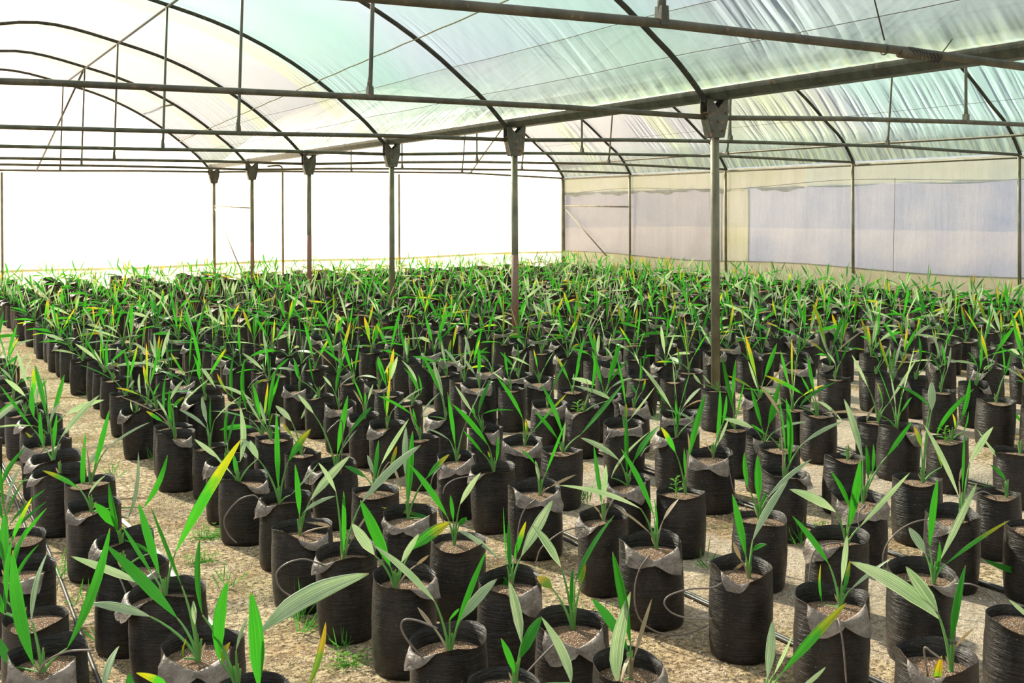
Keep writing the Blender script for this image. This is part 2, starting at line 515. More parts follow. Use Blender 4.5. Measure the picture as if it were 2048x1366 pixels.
ORD = ['nearest', 'second', 'third', 'fourth', 'fifth', 'sixth', 'seventh', 'eighth', 'ninth', 'tenth', 'eleventh', 'twelfth', 'thirteenth',
       'fourteenth', 'fifteenth', 'sixteenth', 'seventeenth', 'eighteenth', 'nineteenth', 'twentieth', 'twenty-first', 'twenty-second', 'twenty-third',
       'twenty-fourth', 'twenty-fifth', 'twenty-sixth', 'twenty-seventh', 'twenty-eighth', 'twenty-ninth', 'thirtieth', 'thirty-first', 'thirty-second']
POTS=[
(-6.023,-4.346,0.113,-0.034,-0.037,'W',[(-0.055,-0.014,0.31,-0.107,0.033,0.653,0.0389,'g'),(-0.059,-0.0,0.44,-0.011,0.008,0.637,0.0367,'w'),(0.036,-0.047,0.353,0.159,-0.072,0.709,0.0281,'g'),(-0.103,0.041,0.292,-0.149,0.127,0.375,0.0281,'g')]),
(-5.587,-3.936,0.133,-0.004,0.05,'L',[(-0.018,0.08,0.367,-0.077,0.146,0.622,0.0302,'g'),(-0.036,0.106,0.363,-0.126,0.214,0.532,0.0151,'g'),(-0.088,0.053,0.357,-0.314,0.112,0.471,0.0281,'w'),(0.029,0.03,0.456,0.238,-0.086,0.862,0.0389,'y')]),
(-5.593,-4.46,0.127,-0.023,-0.04,'W',[(-0.073,0.028,0.402,-0.26,0.191,0.618,0.0367,'g'),(-0.065,-0.003,0.511,-0.144,0.062,0.754,0.0238,'g'),(-0.148,0.065,0.408,-0.307,0.206,0.433,0.0281,'w'),(-0.039,-0.066,0.405,-0.054,-0.11,0.495,0.0151,'w'),(-0.064,-0.021,0.29,-0.057,-0.028,0.352,0.0173,'Y')]),
(-5.546,-4.834,0.108,-0.026,0.042,'',[(-0.076,0.047,0.381,-0.061,0.006,0.623,0.0346,'g'),(-0.113,0.095,0.505,-0.117,0.104,0.726,0.0238,'g'),(-0.062,0.069,0.363,-0.039,0.067,0.422,0.0259,'Y'),(-0.039,0.006,0.415,-0.024,-0.068,0.532,0.013,'w')]),
(-5.639,-5.22,0.108,0.019,0.046,'',[(0.015,0.024,0.453,-0.011,0.001,0.713,0.0454,'g'),(0.018,0.028,0.589,0.259,-0.131,0.752,0.0486,'w'),(0.145,0.017,0.429,0.203,0.043,0.583,0.0173,'Y')]),
(-5.937,-4.999,0.113,-0.026,0.043,'',[(-0.028,0.069,0.425,0.016,0.082,0.523,0.0367,'w'),(0.111,-0.061,0.445,0.032,-0.065,0.5,0.0194,'y'),(0.031,0.04,0.389,0.038,0.077,0.449,0.0216,'g')]),
(-5.645,-3.52,0.133,-0.021,0.045,'R',[(0.065,-0.034,0.362,-0.033,-0.029,0.429,0.0173,'g'),(-0.121,0.11,0.195,-0.063,0.095,0.264,0.0108,'d')]),
(-5.599,-3.178,0.12,-0.02,0.024,'L',[(-0.042,0.003,0.379,-0.131,0.001,0.493,0.0389,'g'),(-0.039,-0.01,0.357,-0.08,-0.055,0.583,0.0346,'g')]),
(-6.015,-2.857,0.137,-0.014,0.024,'',[(-0.025,0.064,0.373,-0.051,0.13,0.505,0.0324,'g'),(-0.01,-0.004,0.359,0.125,-0.116,0.525,0.0173,'g'),(-0.005,-0.006,0.325,0.13,-0.118,0.474,0.0173,'g'),(-0.009,0.066,0.388,0.073,0.088,0.545,0.0216,'g'),(-0.015,0.059,0.424,0.046,0.078,0.591,0.0216,'w'),(-0.024,0.011,0.437,-0.04,-0.008,0.617,0.0216,'g')]),
(-6.024,-3.895,0.115,-0.047,0.016,'',[(-0.085,0.079,0.306,-0.075,0.137,0.418,0.0216,'g'),(-0.096,0.046,0.314,-0.115,0.063,0.408,0.0324,'g'),(-0.085,0.053,0.351,-0.067,0.069,0.555,0.0173,'g'),(-0.078,0.007,0.391,0.003,-0.077,0.568,0.013,'g'),(-0.076,0.073,0.394,-0.017,0.102,0.586,0.0151,'g')]),
(-6.038,-3.405,0.133,-0.036,0.034,'R',[(-0.037,0.053,0.331,-0.038,0.081,0.529,0.0324,'g'),(-0.017,0.067,0.365,0.112,0.062,0.535,0.0151,'g'),(-0.045,0.075,0.352,-0.076,0.147,0.493,0.0216,'g'),(-0.026,0.012,0.417,0.048,-0.055,0.61,0.0151,'y')]),
(-4.911,-3.395,0.131,-0.003,0.05,'R',[(-0.008,0.04,0.376,-0.029,0.034,0.598,0.0335,'g'),(0.028,0.004,0.443,0.164,-0.115,0.642,0.0346,'w'),(-0.0,0.017,0.392,0.109,-0.09,0.473,0.0173,'w'),(0.1,-0.045,0.333,-0.007,-0.047,0.367,0.013,'d')]),
(-4.869,-3.809,0.124,-0.021,-0.002,'L',[(-0.049,-0.003,0.575,-0.117,0.007,0.696,0.0173,'w'),(0.047,-0.028,0.523,0.261,-0.129,0.75,0.0367,'w'),(-0.032,-0.041,0.35,-0.051,-0.097,0.598,0.0184,'g'),(0.006,-0.0,0.36,0.089,-0.02,0.487,0.0108,'d')]),
(-4.803,-4.218,0.126,-0.028,0.009,'R',[(-0.101,0.035,0.422,-0.18,0.056,0.543,0.0389,'w'),(-0.051,0.005,0.378,-0.154,0.036,0.629,0.041,'g'),(0.035,0.005,0.429,0.176,-0.028,0.52,0.041,'y'),(-0.011,-0.002,0.389,0.047,-0.035,0.497,0.0238,'w'),(0.031,-0.039,0.383,0.064,-0.082,0.428,0.013,'d')]),
(-4.915,-4.851,0.126,-0.014,-0.028,'L',[(-0.055,-0.006,0.463,-0.225,0.085,0.642,0.0216,'w'),(0.003,-0.018,0.348,0.106,-0.044,0.608,0.0194,'g'),(-0.001,-0.074,0.416,0.075,-0.175,0.561,0.0324,'w'),(-0.043,0.032,0.369,-0.064,0.109,0.413,0.0173,'d'),(-0.031,-0.061,0.418,-0.03,-0.126,0.474,0.0281,'g')]),
(-4.41,-3.349,0.121,0.018,0.047,'W',[(0.016,0.072,0.472,0.032,0.098,0.687,0.0324,'w'),(0.029,0.073,0.336,0.066,0.101,0.664,0.0324,'g'),(0.078,-0.028,0.473,0.144,-0.13,0.591,0.0324,'y'),(0.128,0.013,0.266,-0.068,0.159,0.316,0.0173,'y')]),
(-4.394,-3.817,0.123,-0.008,0.008,'',[(-0.038,0.013,0.41,-0.18,0.073,0.631,0.0259,'g'),(-0.009,0.016,0.389,-0.014,0.031,0.493,0.0162,'g'),(-0.004,-0.038,0.467,0.045,-0.131,0.613,0.0238,'w'),(-0.011,-0.031,0.359,0.113,-0.161,0.259,0.0194,'w'),(-0.001,-0.024,0.378,0.009,-0.073,0.422,0.0216,'g')]),
(-4.484,-4.446,0.123,0.027,0.042,'R',[(0.043,0.075,0.328,0.064,0.127,0.512,0.0216,'g'),(0.004,0.028,0.377,-0.024,0.002,0.606,0.0086,'g'),(0.071,0.042,0.402,0.19,0.014,0.601,0.0389,'w'),(0.053,0.067,0.383,0.119,0.091,0.513,0.0216,'y'),(0.036,0.078,0.289,0.026,0.143,0.302,0.0324,'g')]),
(-4.908,-5.191,0.115,0.048,0.014,'',[(0.041,0.004,0.334,-0.003,0.007,0.446,0.0194,'g'),(0.055,-0.003,0.38,0.102,-0.047,0.507,0.0346,'g'),(0.065,0.008,0.418,0.035,0.028,0.599,0.0324,'w'),(0.202,-0.044,0.293,0.142,0.027,0.477,0.0281,'w')]),
(-4.505,-4.908,0.118,0.031,0.039,'W',[(-0.02,0.032,0.508,-0.125,0.037,0.658,0.0389,'w'),(0.047,0.054,0.438,0.181,0.017,0.655,0.0194,'g'),(0.065,0.049,0.428,0.096,0.073,0.502,0.0216,'Y'),(-0.015,0.098,0.418,-0.037,0.159,0.445,0.0324,'Y'),(0.007,0.01,0.365,-0.017,-0.039,0.523,0.0173,'g')]),
(-3.74,-4.29,0.127,0.039,0.031,'W',[(0.053,0.065,0.41,-0.034,0.175,0.679,0.0259,'g'),(-0.035,0.035,0.461,-0.351,0.152,0.57,0.0194,'w'),(0.01,0.033,0.355,-0.132,0.089,0.473,0.0108,'d'),(0.069,0.026,0.4,0.135,0.005,0.487,0.0194,'d'),(0.063,0.057,0.338,0.082,0.105,0.475,0.0151,'g')]),
(-3.701,-3.85,0.117,0.034,0.036,'L',[(0.028,0.026,0.392,0.026,0.006,0.551,0.0281,'w'),(0.045,0.07,0.356,0.043,0.13,0.61,0.0194,'g'),(0.023,0.047,0.325,-0.005,0.069,0.366,0.0108,'d'),(0.044,0.014,0.353,0.064,-0.021,0.424,0.0108,'d')]),
(-3.695,-3.255,0.131,0.017,-0.008,'W',[(-0.009,-0.009,0.442,-0.082,0.006,0.518,0.0151,'g'),(0.002,-0.028,0.366,-0.033,-0.052,0.472,0.0194,'w'),(0.024,-0.049,0.4,0.085,-0.138,0.662,0.0173,'g'),(0.044,-0.054,0.334,0.136,-0.151,0.405,0.013,'d')]),
(-3.648,-4.717,0.12,0.03,-0.019,'L',[(0.031,-0.002,0.366,0.003,0.041,0.596,0.0281,'g'),(0.07,0.005,0.42,0.232,-0.013,0.632,0.0281,'w'),(-0.012,-0.026,0.364,-0.064,-0.044,0.446,0.0151,'d'),(0.018,-0.053,0.402,0.03,-0.121,0.442,0.0173,'g'),(0.045,0.018,0.334,0.023,0.095,0.254,0.013,'d')]),
(-3.07,-4.147,0.128,0.03,0.025,'',[(0.03,0.028,0.365,0.029,0.034,0.575,0.0324,'g'),(0.057,0.002,0.386,0.224,-0.101,0.561,0.0216,'w'),(-0.028,0.033,0.437,-0.061,0.016,0.6,0.0194,'g'),(0.027,0.035,0.319,0.021,0.051,0.346,0.0151,'w'),(0.055,0.041,0.332,0.103,0.06,0.395,0.0173,'g')]),
(-4.527,-5.266,0.113,0.009,-0.001,'R',[(0.008,-0.003,0.382,-0.041,0.018,0.662,0.0324,'g'),(-0.028,0.012,0.269,0.002,-0.013,0.544,0.041,'w'),(-0.002,-0.035,0.355,0.015,-0.104,0.549,0.013,'d'),(0.023,0.03,0.348,-0.048,0.126,0.493,0.0302,'g'),(-0.013,-0.031,0.364,-0.069,-0.064,0.305,0.0216,'d')]),
(-3.596,-5.144,0.126,0.047,0.005,'W',[(0.051,0.002,0.374,0.068,-0.007,0.542,0.0259,'w'),(0.032,0.044,0.431,-0.052,0.137,0.59,0.0216,'g'),(0.056,-0.034,0.36,0.147,-0.133,0.482,0.0151,'w'),(0.071,0.013,0.33,0.111,0.023,0.439,0.0151,'y'),(0.019,0.06,0.287,0.052,0.105,0.411,0.0108,'y')]),
(-4.372,-5.66,0.108,0.044,0.023,'',[(0.099,0.006,0.386,0.27,-0.068,0.575,0.0259,'y'),(0.071,0.035,0.366,0.109,0.055,0.516,0.0259,'w'),(0.051,-0.016,0.399,0.063,-0.075,0.523,0.0151,'w'),(0.127,-0.028,0.343,0.189,-0.07,0.411,0.013,'w')]),
(-3.037,-4.585,0.128,0.045,-0.022,'L',[(0.036,-0.049,0.373,0.045,-0.1,0.66,0.0367,'g'),(0.113,-0.028,0.357,0.331,-0.097,0.572,0.0238,'w'),(-0.006,-0.013,0.431,-0.189,0.059,0.531,0.0367,'w'),(0.054,-0.031,0.444,-0.017,0.002,0.597,0.0194,'g')]),
(-3.082,-5.071,0.131,0.03,-0.037,'R',[(0.049,-0.002,0.403,0.126,0.026,0.65,0.0389,'g'),(0.075,-0.029,0.361,0.233,-0.065,0.638,0.0281,'w'),(0.034,0.004,0.383,0.024,0.075,0.466,0.0346,'w'),(0.067,-0.061,0.356,0.273,-0.178,0.52,0.0151,'y'),(0.038,-0.043,0.315,0.049,-0.049,0.44,0.0151,'g')]),
(-3.674,-5.66,0.124,0.027,-0.037,'L',[(0.013,-0.007,0.432,-0.205,0.143,0.6,0.0454,'w'),(-0.008,-0.018,0.46,-0.093,0.026,0.6,0.0432,'w'),(0.014,-0.048,0.368,0.034,-0.086,0.615,0.0238,'g'),(0.032,-0.048,0.357,0.074,-0.083,0.419,0.013,'d'),(-0.031,-0.037,0.258,-0.054,-0.073,0.357,0.0238,'Y')]),
(-2.339,-4.574,0.126,0.019,-0.045,'L',[(0.002,-0.046,0.408,-0.145,0.019,0.735,0.0216,'w'),(0.085,-0.034,0.55,0.227,-0.044,0.696,0.0367,'w'),(0.041,-0.014,0.468,0.099,0.018,0.517,0.0151,'d'),(0.031,-0.039,0.427,0.054,-0.032,0.684,0.013,'g')]),
(-3.15,-5.563,0.125,0.034,-0.037,'',[(0.017,-0.028,0.311,-0.053,0.011,0.382,0.0151,'w'),(0.033,-0.051,0.382,0.036,-0.074,0.542,0.0324,'g')]),
(-2.145,-4.849,0.129,0.049,-0.011,'',[(-0.034,-0.006,0.12,-0.25,0.056,0.192,0.0259,'g'),(0.047,-0.031,0.366,0.029,-0.051,0.516,0.0324,'g')]),
(-2.463,-4.156,0.134,0.045,0.022,'W',[(0.062,0.04,0.487,0.011,0.108,0.769,0.0302,'w'),(0.168,-0.01,0.498,0.31,-0.036,0.658,0.0238,'g'),(0.059,0.003,0.394,0.039,-0.004,0.562,0.0216,'g'),(0.101,0.019,0.417,0.133,0.041,0.55,0.0173,'g')]),
(-1.922,-4.008,0.125,0.05,0.005,'',[(0.109,0.0,0.648,0.137,0.024,0.793,0.0389,'w'),(0.058,0.02,0.466,0.041,0.056,0.571,0.0216,'Y'),(0.145,-0.031,0.364,0.12,0.006,0.489,0.0194,'Y'),(0.099,0.004,0.669,-0.025,0.108,0.774,0.0216,'g')]),
(-0.937,-3.349,0.125,0.049,0.011,'',[(0.093,-0.025,0.41,0.127,-0.06,0.66,0.0281,'g'),(-0.016,0.065,0.309,0.204,-0.025,0.589,0.0302,'g'),(0.055,-0.012,0.355,0.021,-0.023,0.456,0.0216,'Y'),(0.111,-0.024,0.336,0.139,-0.04,0.464,0.0108,'g')]),
(-1.837,-3.412,0.116,0.049,0.01,'',[(0.085,0.015,0.299,0.05,0.071,0.304,0.0216,'w'),(0.087,0.007,0.312,0.072,0.042,0.352,0.0151,'d')]),
(-2.457,-3.622,0.122,0.039,0.031,'R',[(0.049,0.007,0.366,0.022,-0.004,0.71,0.0324,'g'),(0.07,0.056,0.41,0.075,0.115,0.706,0.0194,'g'),(0.028,0.053,0.622,-0.05,0.116,0.765,0.0216,'d'),(0.132,-0.011,0.471,0.316,-0.099,0.578,0.0216,'w')]),
(-1.996,-3.082,0.124,0.04,0.03,'',[(-0.063,0.042,0.385,-0.176,0.037,0.457,0.0151,'g')]),
(-1.043,-2.386,0.125,0.032,0.039,'',[(0.015,0.053,0.431,-0.018,0.079,0.7,0.0238,'g'),(-0.064,0.069,0.436,-0.311,0.17,0.571,0.0281,'y'),(-0.065,0.107,0.349,0.172,0.003,0.516,0.0216,'g'),(-0.013,0.06,0.442,-0.07,0.087,0.559,0.0151,'g'),(0.046,0.06,0.383,0.231,0.002,0.231,0.0238,'w')]),
(-0.856,-2.713,0.13,0.044,0.023,'',[(0.079,0.019,0.391,0.055,0.053,0.546,0.0238,'y'),(0.119,0.011,0.398,0.318,-0.055,0.698,0.0194,'w'),(-0.023,0.047,0.518,-0.127,0.084,0.73,0.0216,'w'),(-0.014,0.068,0.287,0.053,0.052,0.397,0.0151,'d')]),
(-1.772,-4.38,0.108,0.05,-0.0,'',[(0.074,0.008,0.291,0.042,0.058,0.31,0.0108,'d'),(0.07,0.019,0.354,0.035,0.083,0.423,0.0216,'g')]),
(-0.901,-3.793,0.115,0.049,0.008,'',[(0.015,0.013,0.183,-0.191,0.105,0.437,0.0281,'w'),(0.089,0.017,0.128,0.092,0.063,0.218,0.0324,'w')]),
(0.388,-2.621,0.137,0.046,0.021,'',[(0.12,0.015,0.477,0.139,0.057,0.72,0.0324,'g'),(0.119,-0.002,0.27,0.246,-0.046,0.12,0.0216,'g'),(0.132,0.018,0.476,0.224,0.034,0.641,0.0173,'g')]),
(0.235,-1.216,0.128,0.04,0.03,'',[(0.092,0.044,0.409,0.104,0.101,0.567,0.0216,'g'),(0.085,0.008,0.436,0.155,-0.027,0.609,0.0173,'g'),(0.048,0.029,0.403,-0.016,0.068,0.512,0.0151,'w')]),
(0.478,-2.061,0.129,0.044,0.023,'',[(0.05,-0.009,0.469,-0.003,-0.025,0.656,0.0238,'g'),(0.107,0.021,0.441,0.168,0.035,0.619,0.0173,'w'),(0.078,0.046,0.41,0.049,0.122,0.556,0.0151,'g')]),
(0.707,-1.193,0.126,0.043,0.025,'',[(0.082,0.003,0.413,0.061,0.012,0.581,0.0194,'g'),(0.104,0.01,0.388,0.182,-0.005,0.542,0.0216,'w'),(0.082,0.025,0.388,0.038,0.079,0.497,0.0151,'g')]),
(0.756,-1.565,0.108,0.044,0.024,'',[(0.093,0.02,0.427,0.107,0.045,0.641,0.0216,'g'),(0.086,-0.028,0.39,0.112,-0.086,0.524,0.013,'w')]),
(0.834,-2.084,0.108,0.044,0.025,'R',[(0.091,0.025,0.419,0.134,0.041,0.622,0.0216,'g'),(0.109,-0.003,0.421,0.191,-0.036,0.482,0.013,'w'),(0.07,0.026,0.441,0.024,0.075,0.563,0.0151,'g')]),
(0.392,-0.592,0.137,0.037,0.034,'W',[(0.057,0.017,0.436,0.057,0.007,0.599,0.0173,'g'),(0.053,0.037,0.399,0.003,0.082,0.526,0.0151,'w')]),
(-3.126,-2.533,0.125,0.036,0.034,'',[(0.137,0.005,0.389,0.38,-0.087,0.686,0.0324,'g'),(0.044,0.043,0.384,-0.057,0.118,0.681,0.0238,'g'),(0.02,0.064,0.367,-0.08,0.149,0.521,0.0281,'g'),(0.018,0.001,0.34,0.003,-0.054,0.488,0.013,'w')]),
(-2.322,-1.471,0.124,0.037,0.033,'L',[(0.069,-0.014,0.431,0.065,-0.056,0.702,0.0324,'g'),(0.201,-0.06,0.372,-0.032,0.058,0.475,0.0281,'w'),(0.073,0.028,0.416,0.067,0.052,0.515,0.0108,'d')]),
(-2.366,-2.046,0.128,0.031,0.039,'W',[(0.025,0.018,0.436,-0.04,0.017,0.74,0.0216,'g'),(0.072,0.034,0.335,0.226,-0.023,0.537,0.0151,'w'),(0.048,0.042,0.336,0.056,0.056,0.437,0.0173,'Y')]),
(-3.232,-3.369,0.108,0.027,0.042,'W',[(0.003,0.014,0.36,-0.029,-0.03,0.657,0.0259,'g'),(-0.012,0.062,0.419,-0.185,0.152,0.535,0.0324,'w'),(0.041,0.01,0.423,0.135,-0.077,0.603,0.041,'g'),(-0.067,0.053,0.34,0.074,-0.083,0.583,0.013,'w')]),
(-2.306,-2.514,0.131,0.032,0.038,'L',[(0.018,0.013,0.364,-0.015,-0.018,0.533,0.0151,'g'),(0.112,-0.021,0.393,-0.046,0.04,0.47,0.0238,'w'),(-0.008,0.032,0.476,-0.191,0.09,0.742,0.0238,'w'),(0.024,0.015,0.347,0.006,-0.016,0.466,0.0151,'g')]),
(-3.07,-3.582,0.123,0.045,0.022,'',[(-0.019,0.015,0.491,-0.114,0.004,0.626,0.0324,'y'),(0.054,0.015,0.444,0.132,-0.03,0.773,0.0302,'g'),(0.056,0.006,0.491,0.042,-0.002,0.586,0.0151,'d'),(0.049,0.03,0.369,0.055,0.043,0.498,0.013,'g')]),
(-2.443,-3.025,0.128,0.039,0.031,'W',[(0.057,0.03,0.341,0.086,0.028,0.667,0.0259,'g'),(0.073,-0.01,0.474,0.073,-0.045,0.641,0.0216,'g'),(0.086,0.043,0.359,0.168,0.054,0.486,0.0194,'w'),(0.0,0.007,0.329,-0.063,-0.027,0.401,0.0086,'d')]),
(-3.192,-2.225,0.124,0.029,0.041,'W',[(0.016,0.04,0.444,-0.12,0.102,0.692,0.0238,'g'),(0.031,0.02,0.351,0.012,0.001,0.451,0.0194,'Y'),(0.064,0.014,0.364,0.241,-0.093,0.595,0.0151,'y')]),
(-1.78,-2.435,0.116,0.027,0.042,'',[(-0.002,0.024,0.403,-0.092,0.022,0.756,0.0324,'g'),(0.049,0.06,0.333,0.126,0.066,0.574,0.013,'g'),(0.008,0.042,0.467,0.019,0.021,0.723,0.0238,'g'),(-0.081,0.059,0.374,0.149,-0.129,0.27,0.0151,'g')]),
(-0.968,-0.672,0.108,0.04,0.03,'',[(0.082,0.018,0.4,0.073,0.04,0.571,0.0216,'y'),(0.029,-0.0,0.406,-0.056,-0.009,0.541,0.0151,'w')]),
(-0.935,-1.195,0.137,0.034,0.037,'',[(-0.077,0.101,0.339,-0.127,0.135,0.42,0.0324,'w'),(-0.024,0.054,0.341,-0.09,0.068,0.416,0.0259,'w')]),
(-2.417,-1.174,0.129,0.024,0.044,'W',[(0.058,0.034,0.411,0.156,-0.007,0.617,0.0238,'g'),(0.063,0.064,0.236,0.184,0.062,0.359,0.0194,'y'),(0.033,0.068,0.21,0.01,0.124,0.279,0.0216,'d')]),
(-1.932,-1.518,0.121,0.033,0.038,'W',[(0.064,0.015,0.459,0.068,0.003,0.647,0.013,'g'),(0.065,0.049,0.379,0.045,0.103,0.449,0.0173,'g'),(0.09,0.02,0.4,0.121,0.023,0.491,0.0151,'y')]),
(-1.059,-0.368,0.133,0.03,0.04,'',[(0.038,0.024,0.395,0.049,0.001,0.529,0.0194,'g'),(-0.001,0.025,0.398,-0.064,0.011,0.513,0.0151,'w')]),
(-0.973,0.217,0.132,0.033,0.038,'W',[(0.062,0.031,0.365,0.085,0.033,0.504,0.0216,'g'),(0.045,0.037,0.377,-0.012,0.078,0.481,0.0151,'w')]),
(-1.924,0.143,0.12,0.024,0.044,'W',[(0.013,0.092,0.367,-0.067,0.199,0.494,0.0216,'g'),(0.063,0.066,0.389,0.13,0.094,0.493,0.0173,'w'),(0.03,0.051,0.415,0.027,0.068,0.569,0.0173,'g')]),
(-1.885,-0.132,0.119,0.024,0.044,'W',[(0.006,0.041,0.404,-0.03,0.041,0.557,0.0194,'y'),(0.075,0.053,0.397,0.167,0.057,0.521,0.0173,'g'),(-0.065,0.047,0.429,-0.244,0.077,0.513,0.0173,'w')]),
(-4.426,-1.337,0.123,-0.002,0.05,'',[(-0.023,0.026,0.414,0.001,-0.038,0.729,0.0259,'g'),(-0.027,0.07,0.383,-0.056,0.095,0.521,0.0216,'w'),(-0.047,0.085,0.383,-0.149,0.158,0.593,0.0173,'w'),(-0.019,0.027,0.373,-0.013,-0.025,0.462,0.0151,'y')]),
(-4.413,-1.854,0.108,0.008,0.049,'',[(-0.038,0.087,0.48,-0.113,0.147,0.569,0.0302,'w'),(-0.026,0.104,0.384,-0.065,0.179,0.467,0.0173,'Y')]),
(-4.372,-2.289,0.119,0.017,0.047,'L',[(0.019,0.035,0.376,0.066,-0.006,0.691,0.0324,'g'),(-0.089,0.1,0.591,-0.167,0.133,0.698,0.0238,'w'),(0.072,-0.007,0.486,0.168,-0.095,0.634,0.0324,'g'),(0.035,0.019,0.392,0.103,-0.046,0.511,0.0086,'w')]),
(-4.37,-2.841,0.125,0.017,0.047,'',[(0.031,0.083,0.334,0.071,0.127,0.523,0.0216,'g'),(0.043,0.023,0.425,0.158,-0.055,0.652,0.0324,'w'),(-0.005,0.101,0.348,-0.082,0.206,0.396,0.0238,'g'),(0.026,0.08,0.369,0.016,0.143,0.452,0.0259,'w'),(0.09,0.017,0.414,0.122,0.013,0.511,0.0238,'Y'),(0.074,-0.005,0.44,0.114,-0.06,0.301,0.013,'d')]),
(-3.686,-1.332,0.125,0.017,0.047,'L',[(0.029,0.085,0.348,0.072,0.129,0.616,0.0259,'Y'),(0.045,0.032,0.398,0.226,-0.066,0.547,0.013,'w'),(0.008,0.045,0.382,-0.006,0.042,0.521,0.0151,'g')]),
(-3.728,-2.44,0.115,0.019,0.046,'W',[(0.005,0.038,0.381,-0.039,0.039,0.68,0.0281,'g'),(0.001,0.101,0.4,-0.093,0.218,0.456,0.0108,'w'),(0.056,0.026,0.481,0.168,-0.034,0.747,0.0086,'w')]),
(-3.671,-2.76,0.121,0.025,0.043,'L',[(-0.008,0.042,0.433,-0.185,0.111,0.658,0.0281,'g'),(0.035,0.036,0.344,0.042,0.03,0.479,0.0194,'g'),(-0.039,0.044,0.393,-0.148,0.052,0.523,0.0151,'g'),(0.011,0.063,0.363,0.008,0.081,0.395,0.013,'Y')]),
(-3.691,-0.494,0.111,0.001,0.05,'W',[(-0.019,0.056,0.386,0.03,0.024,0.65,0.0259,'g'),(-0.047,0.059,0.444,-0.109,0.064,0.523,0.0173,'w'),(0.007,0.073,0.429,0.128,0.047,0.518,0.013,'d')]),
(-3.216,-1.753,0.108,0.016,0.047,'R',[(0.006,0.083,0.391,0.1,0.078,0.612,0.0259,'g'),(-0.056,0.043,0.419,-0.176,0.042,0.596,0.0281,'w'),(0.014,0.052,0.395,0.19,-0.039,0.422,0.0108,'g'),(-0.029,0.052,0.374,-0.058,0.037,0.47,0.0151,'g')]),
(-3.227,-1.229,0.135,0.018,0.047,'L',[(0.018,0.087,0.434,-0.017,0.167,0.661,0.0346,'w'),(-0.002,0.084,0.463,-0.089,0.171,0.702,0.0259,'g'),(-0.131,0.104,0.31,-0.033,0.018,0.475,0.013,'w')]),
(-3.63,-1.75,0.108,0.007,0.049,'',[(-0.015,0.041,0.346,-0.05,0.029,0.482,0.0194,'g'),(-0.046,0.048,0.438,-0.243,0.108,0.561,0.0173,'g'),(-0.006,0.101,0.352,-0.011,0.171,0.482,0.0108,'d')]),
(-3.215,-0.583,0.108,0.038,0.033,'',[(0.066,-0.001,0.437,-0.044,0.032,0.613,0.0238,'w'),(0.084,0.018,0.366,-0.002,0.081,0.547,0.0259,'g'),(0.092,0.001,0.367,0.075,0.008,0.502,0.013,'g')]),
(-3.711,-1.003,0.108,0.018,0.047,'L',[(0.008,0.066,0.384,-0.04,0.112,0.488,0.013,'d'),(0.023,0.054,0.384,0.028,0.066,0.471,0.0151,'g'),(0.043,0.056,0.418,0.086,0.067,0.52,0.0151,'w'),(-0.003,0.024,0.409,-0.076,0.013,0.575,0.013,'g')]),
(-4.822,-2.813,0.118,-0.005,0.05,'L',[(-0.003,0.073,0.349,-0.0,0.109,0.713,0.0335,'g'),(0.028,0.015,0.485,0.117,-0.06,0.646,0.0367,'y'),(-0.092,0.102,0.495,-0.125,0.124,0.584,0.0281,'w'),(0.037,0.013,0.325,0.149,-0.07,0.482,0.0086,'w')]),
(-3.652,0.073,0.118,0.01,0.049,'',[(-0.025,0.05,0.385,-0.067,0.046,0.598,0.0216,'g'),(-0.11,0.116,0.12,0.057,0.031,0.391,0.0216,'w'),(-0.118,0.116,0.413,-0.153,0.131,0.565,0.0173,'g')]),
(-3.139,0.172,0.112,0.018,0.047,'W',[(0.007,0.041,0.393,-0.012,0.033,0.521,0.0238,'g'),(0.05,0.052,0.378,0.145,0.035,0.552,0.0151,'w')]),
(-2.303,-0.43,0.111,0.02,0.046,'',[(0.005,0.063,0.404,-0.011,0.085,0.588,0.0194,'g'),(-0.039,0.036,0.37,-0.145,0.031,0.45,0.0108,'w'),(0.006,0.032,0.408,0.047,-0.023,0.555,0.013,'w')]),
(-2.424,-0.133,0.134,0.022,0.045,'W',[(0.02,0.042,0.398,0.017,0.039,0.588,0.0302,'g'),(0.007,0.091,0.383,-0.053,0.182,0.514,0.0216,'w')]),
(-3.686,0.456,0.108,0.017,0.047,'W',[(0.028,0.077,0.392,-0.003,0.147,0.533,0.0194,'g'),(0.029,0.046,0.407,0.068,0.031,0.499,0.0151,'w')]),
(-4.938,-1.041,0.118,0.001,0.05,'R',[(-0.029,0.023,0.391,-0.047,-0.032,0.611,0.0216,'g'),(-0.019,0.088,0.527,0.062,0.083,0.645,0.0194,'w'),(-0.011,0.051,0.483,0.049,0.009,0.553,0.0194,'y'),(-0.037,0.079,0.432,-0.092,0.119,0.533,0.0151,'w')]),
(-4.873,-0.62,0.131,-0.003,0.05,'',[(-0.043,0.091,0.324,-0.133,0.169,0.39,0.0238,'y'),(-0.034,0.08,0.377,-0.02,0.091,0.626,0.0194,'g'),(-0.088,0.095,0.388,-0.282,0.198,0.489,0.0086,'d')]),
(-4.811,-1.336,0.108,0.012,0.049,'',[(0.006,0.09,0.421,-0.009,0.155,0.569,0.0346,'w'),(0.013,0.038,0.373,0.012,0.024,0.589,0.0281,'g'),(0.035,0.027,0.444,0.172,-0.061,0.588,0.0086,'w'),(0.002,0.087,0.39,-0.132,0.208,0.495,0.0238,'w')]),
(-4.859,-1.902,0.11,0.013,0.048,'L',[(0.002,0.027,0.389,-0.0,-0.012,0.607,0.0216,'g'),(0.073,-0.003,0.313,0.069,-0.027,0.621,0.0324,'w'),(0.027,0.071,0.4,0.081,0.088,0.562,0.0259,'g'),(-0.028,0.031,0.333,-0.161,0.045,0.453,0.0259,'w')]),
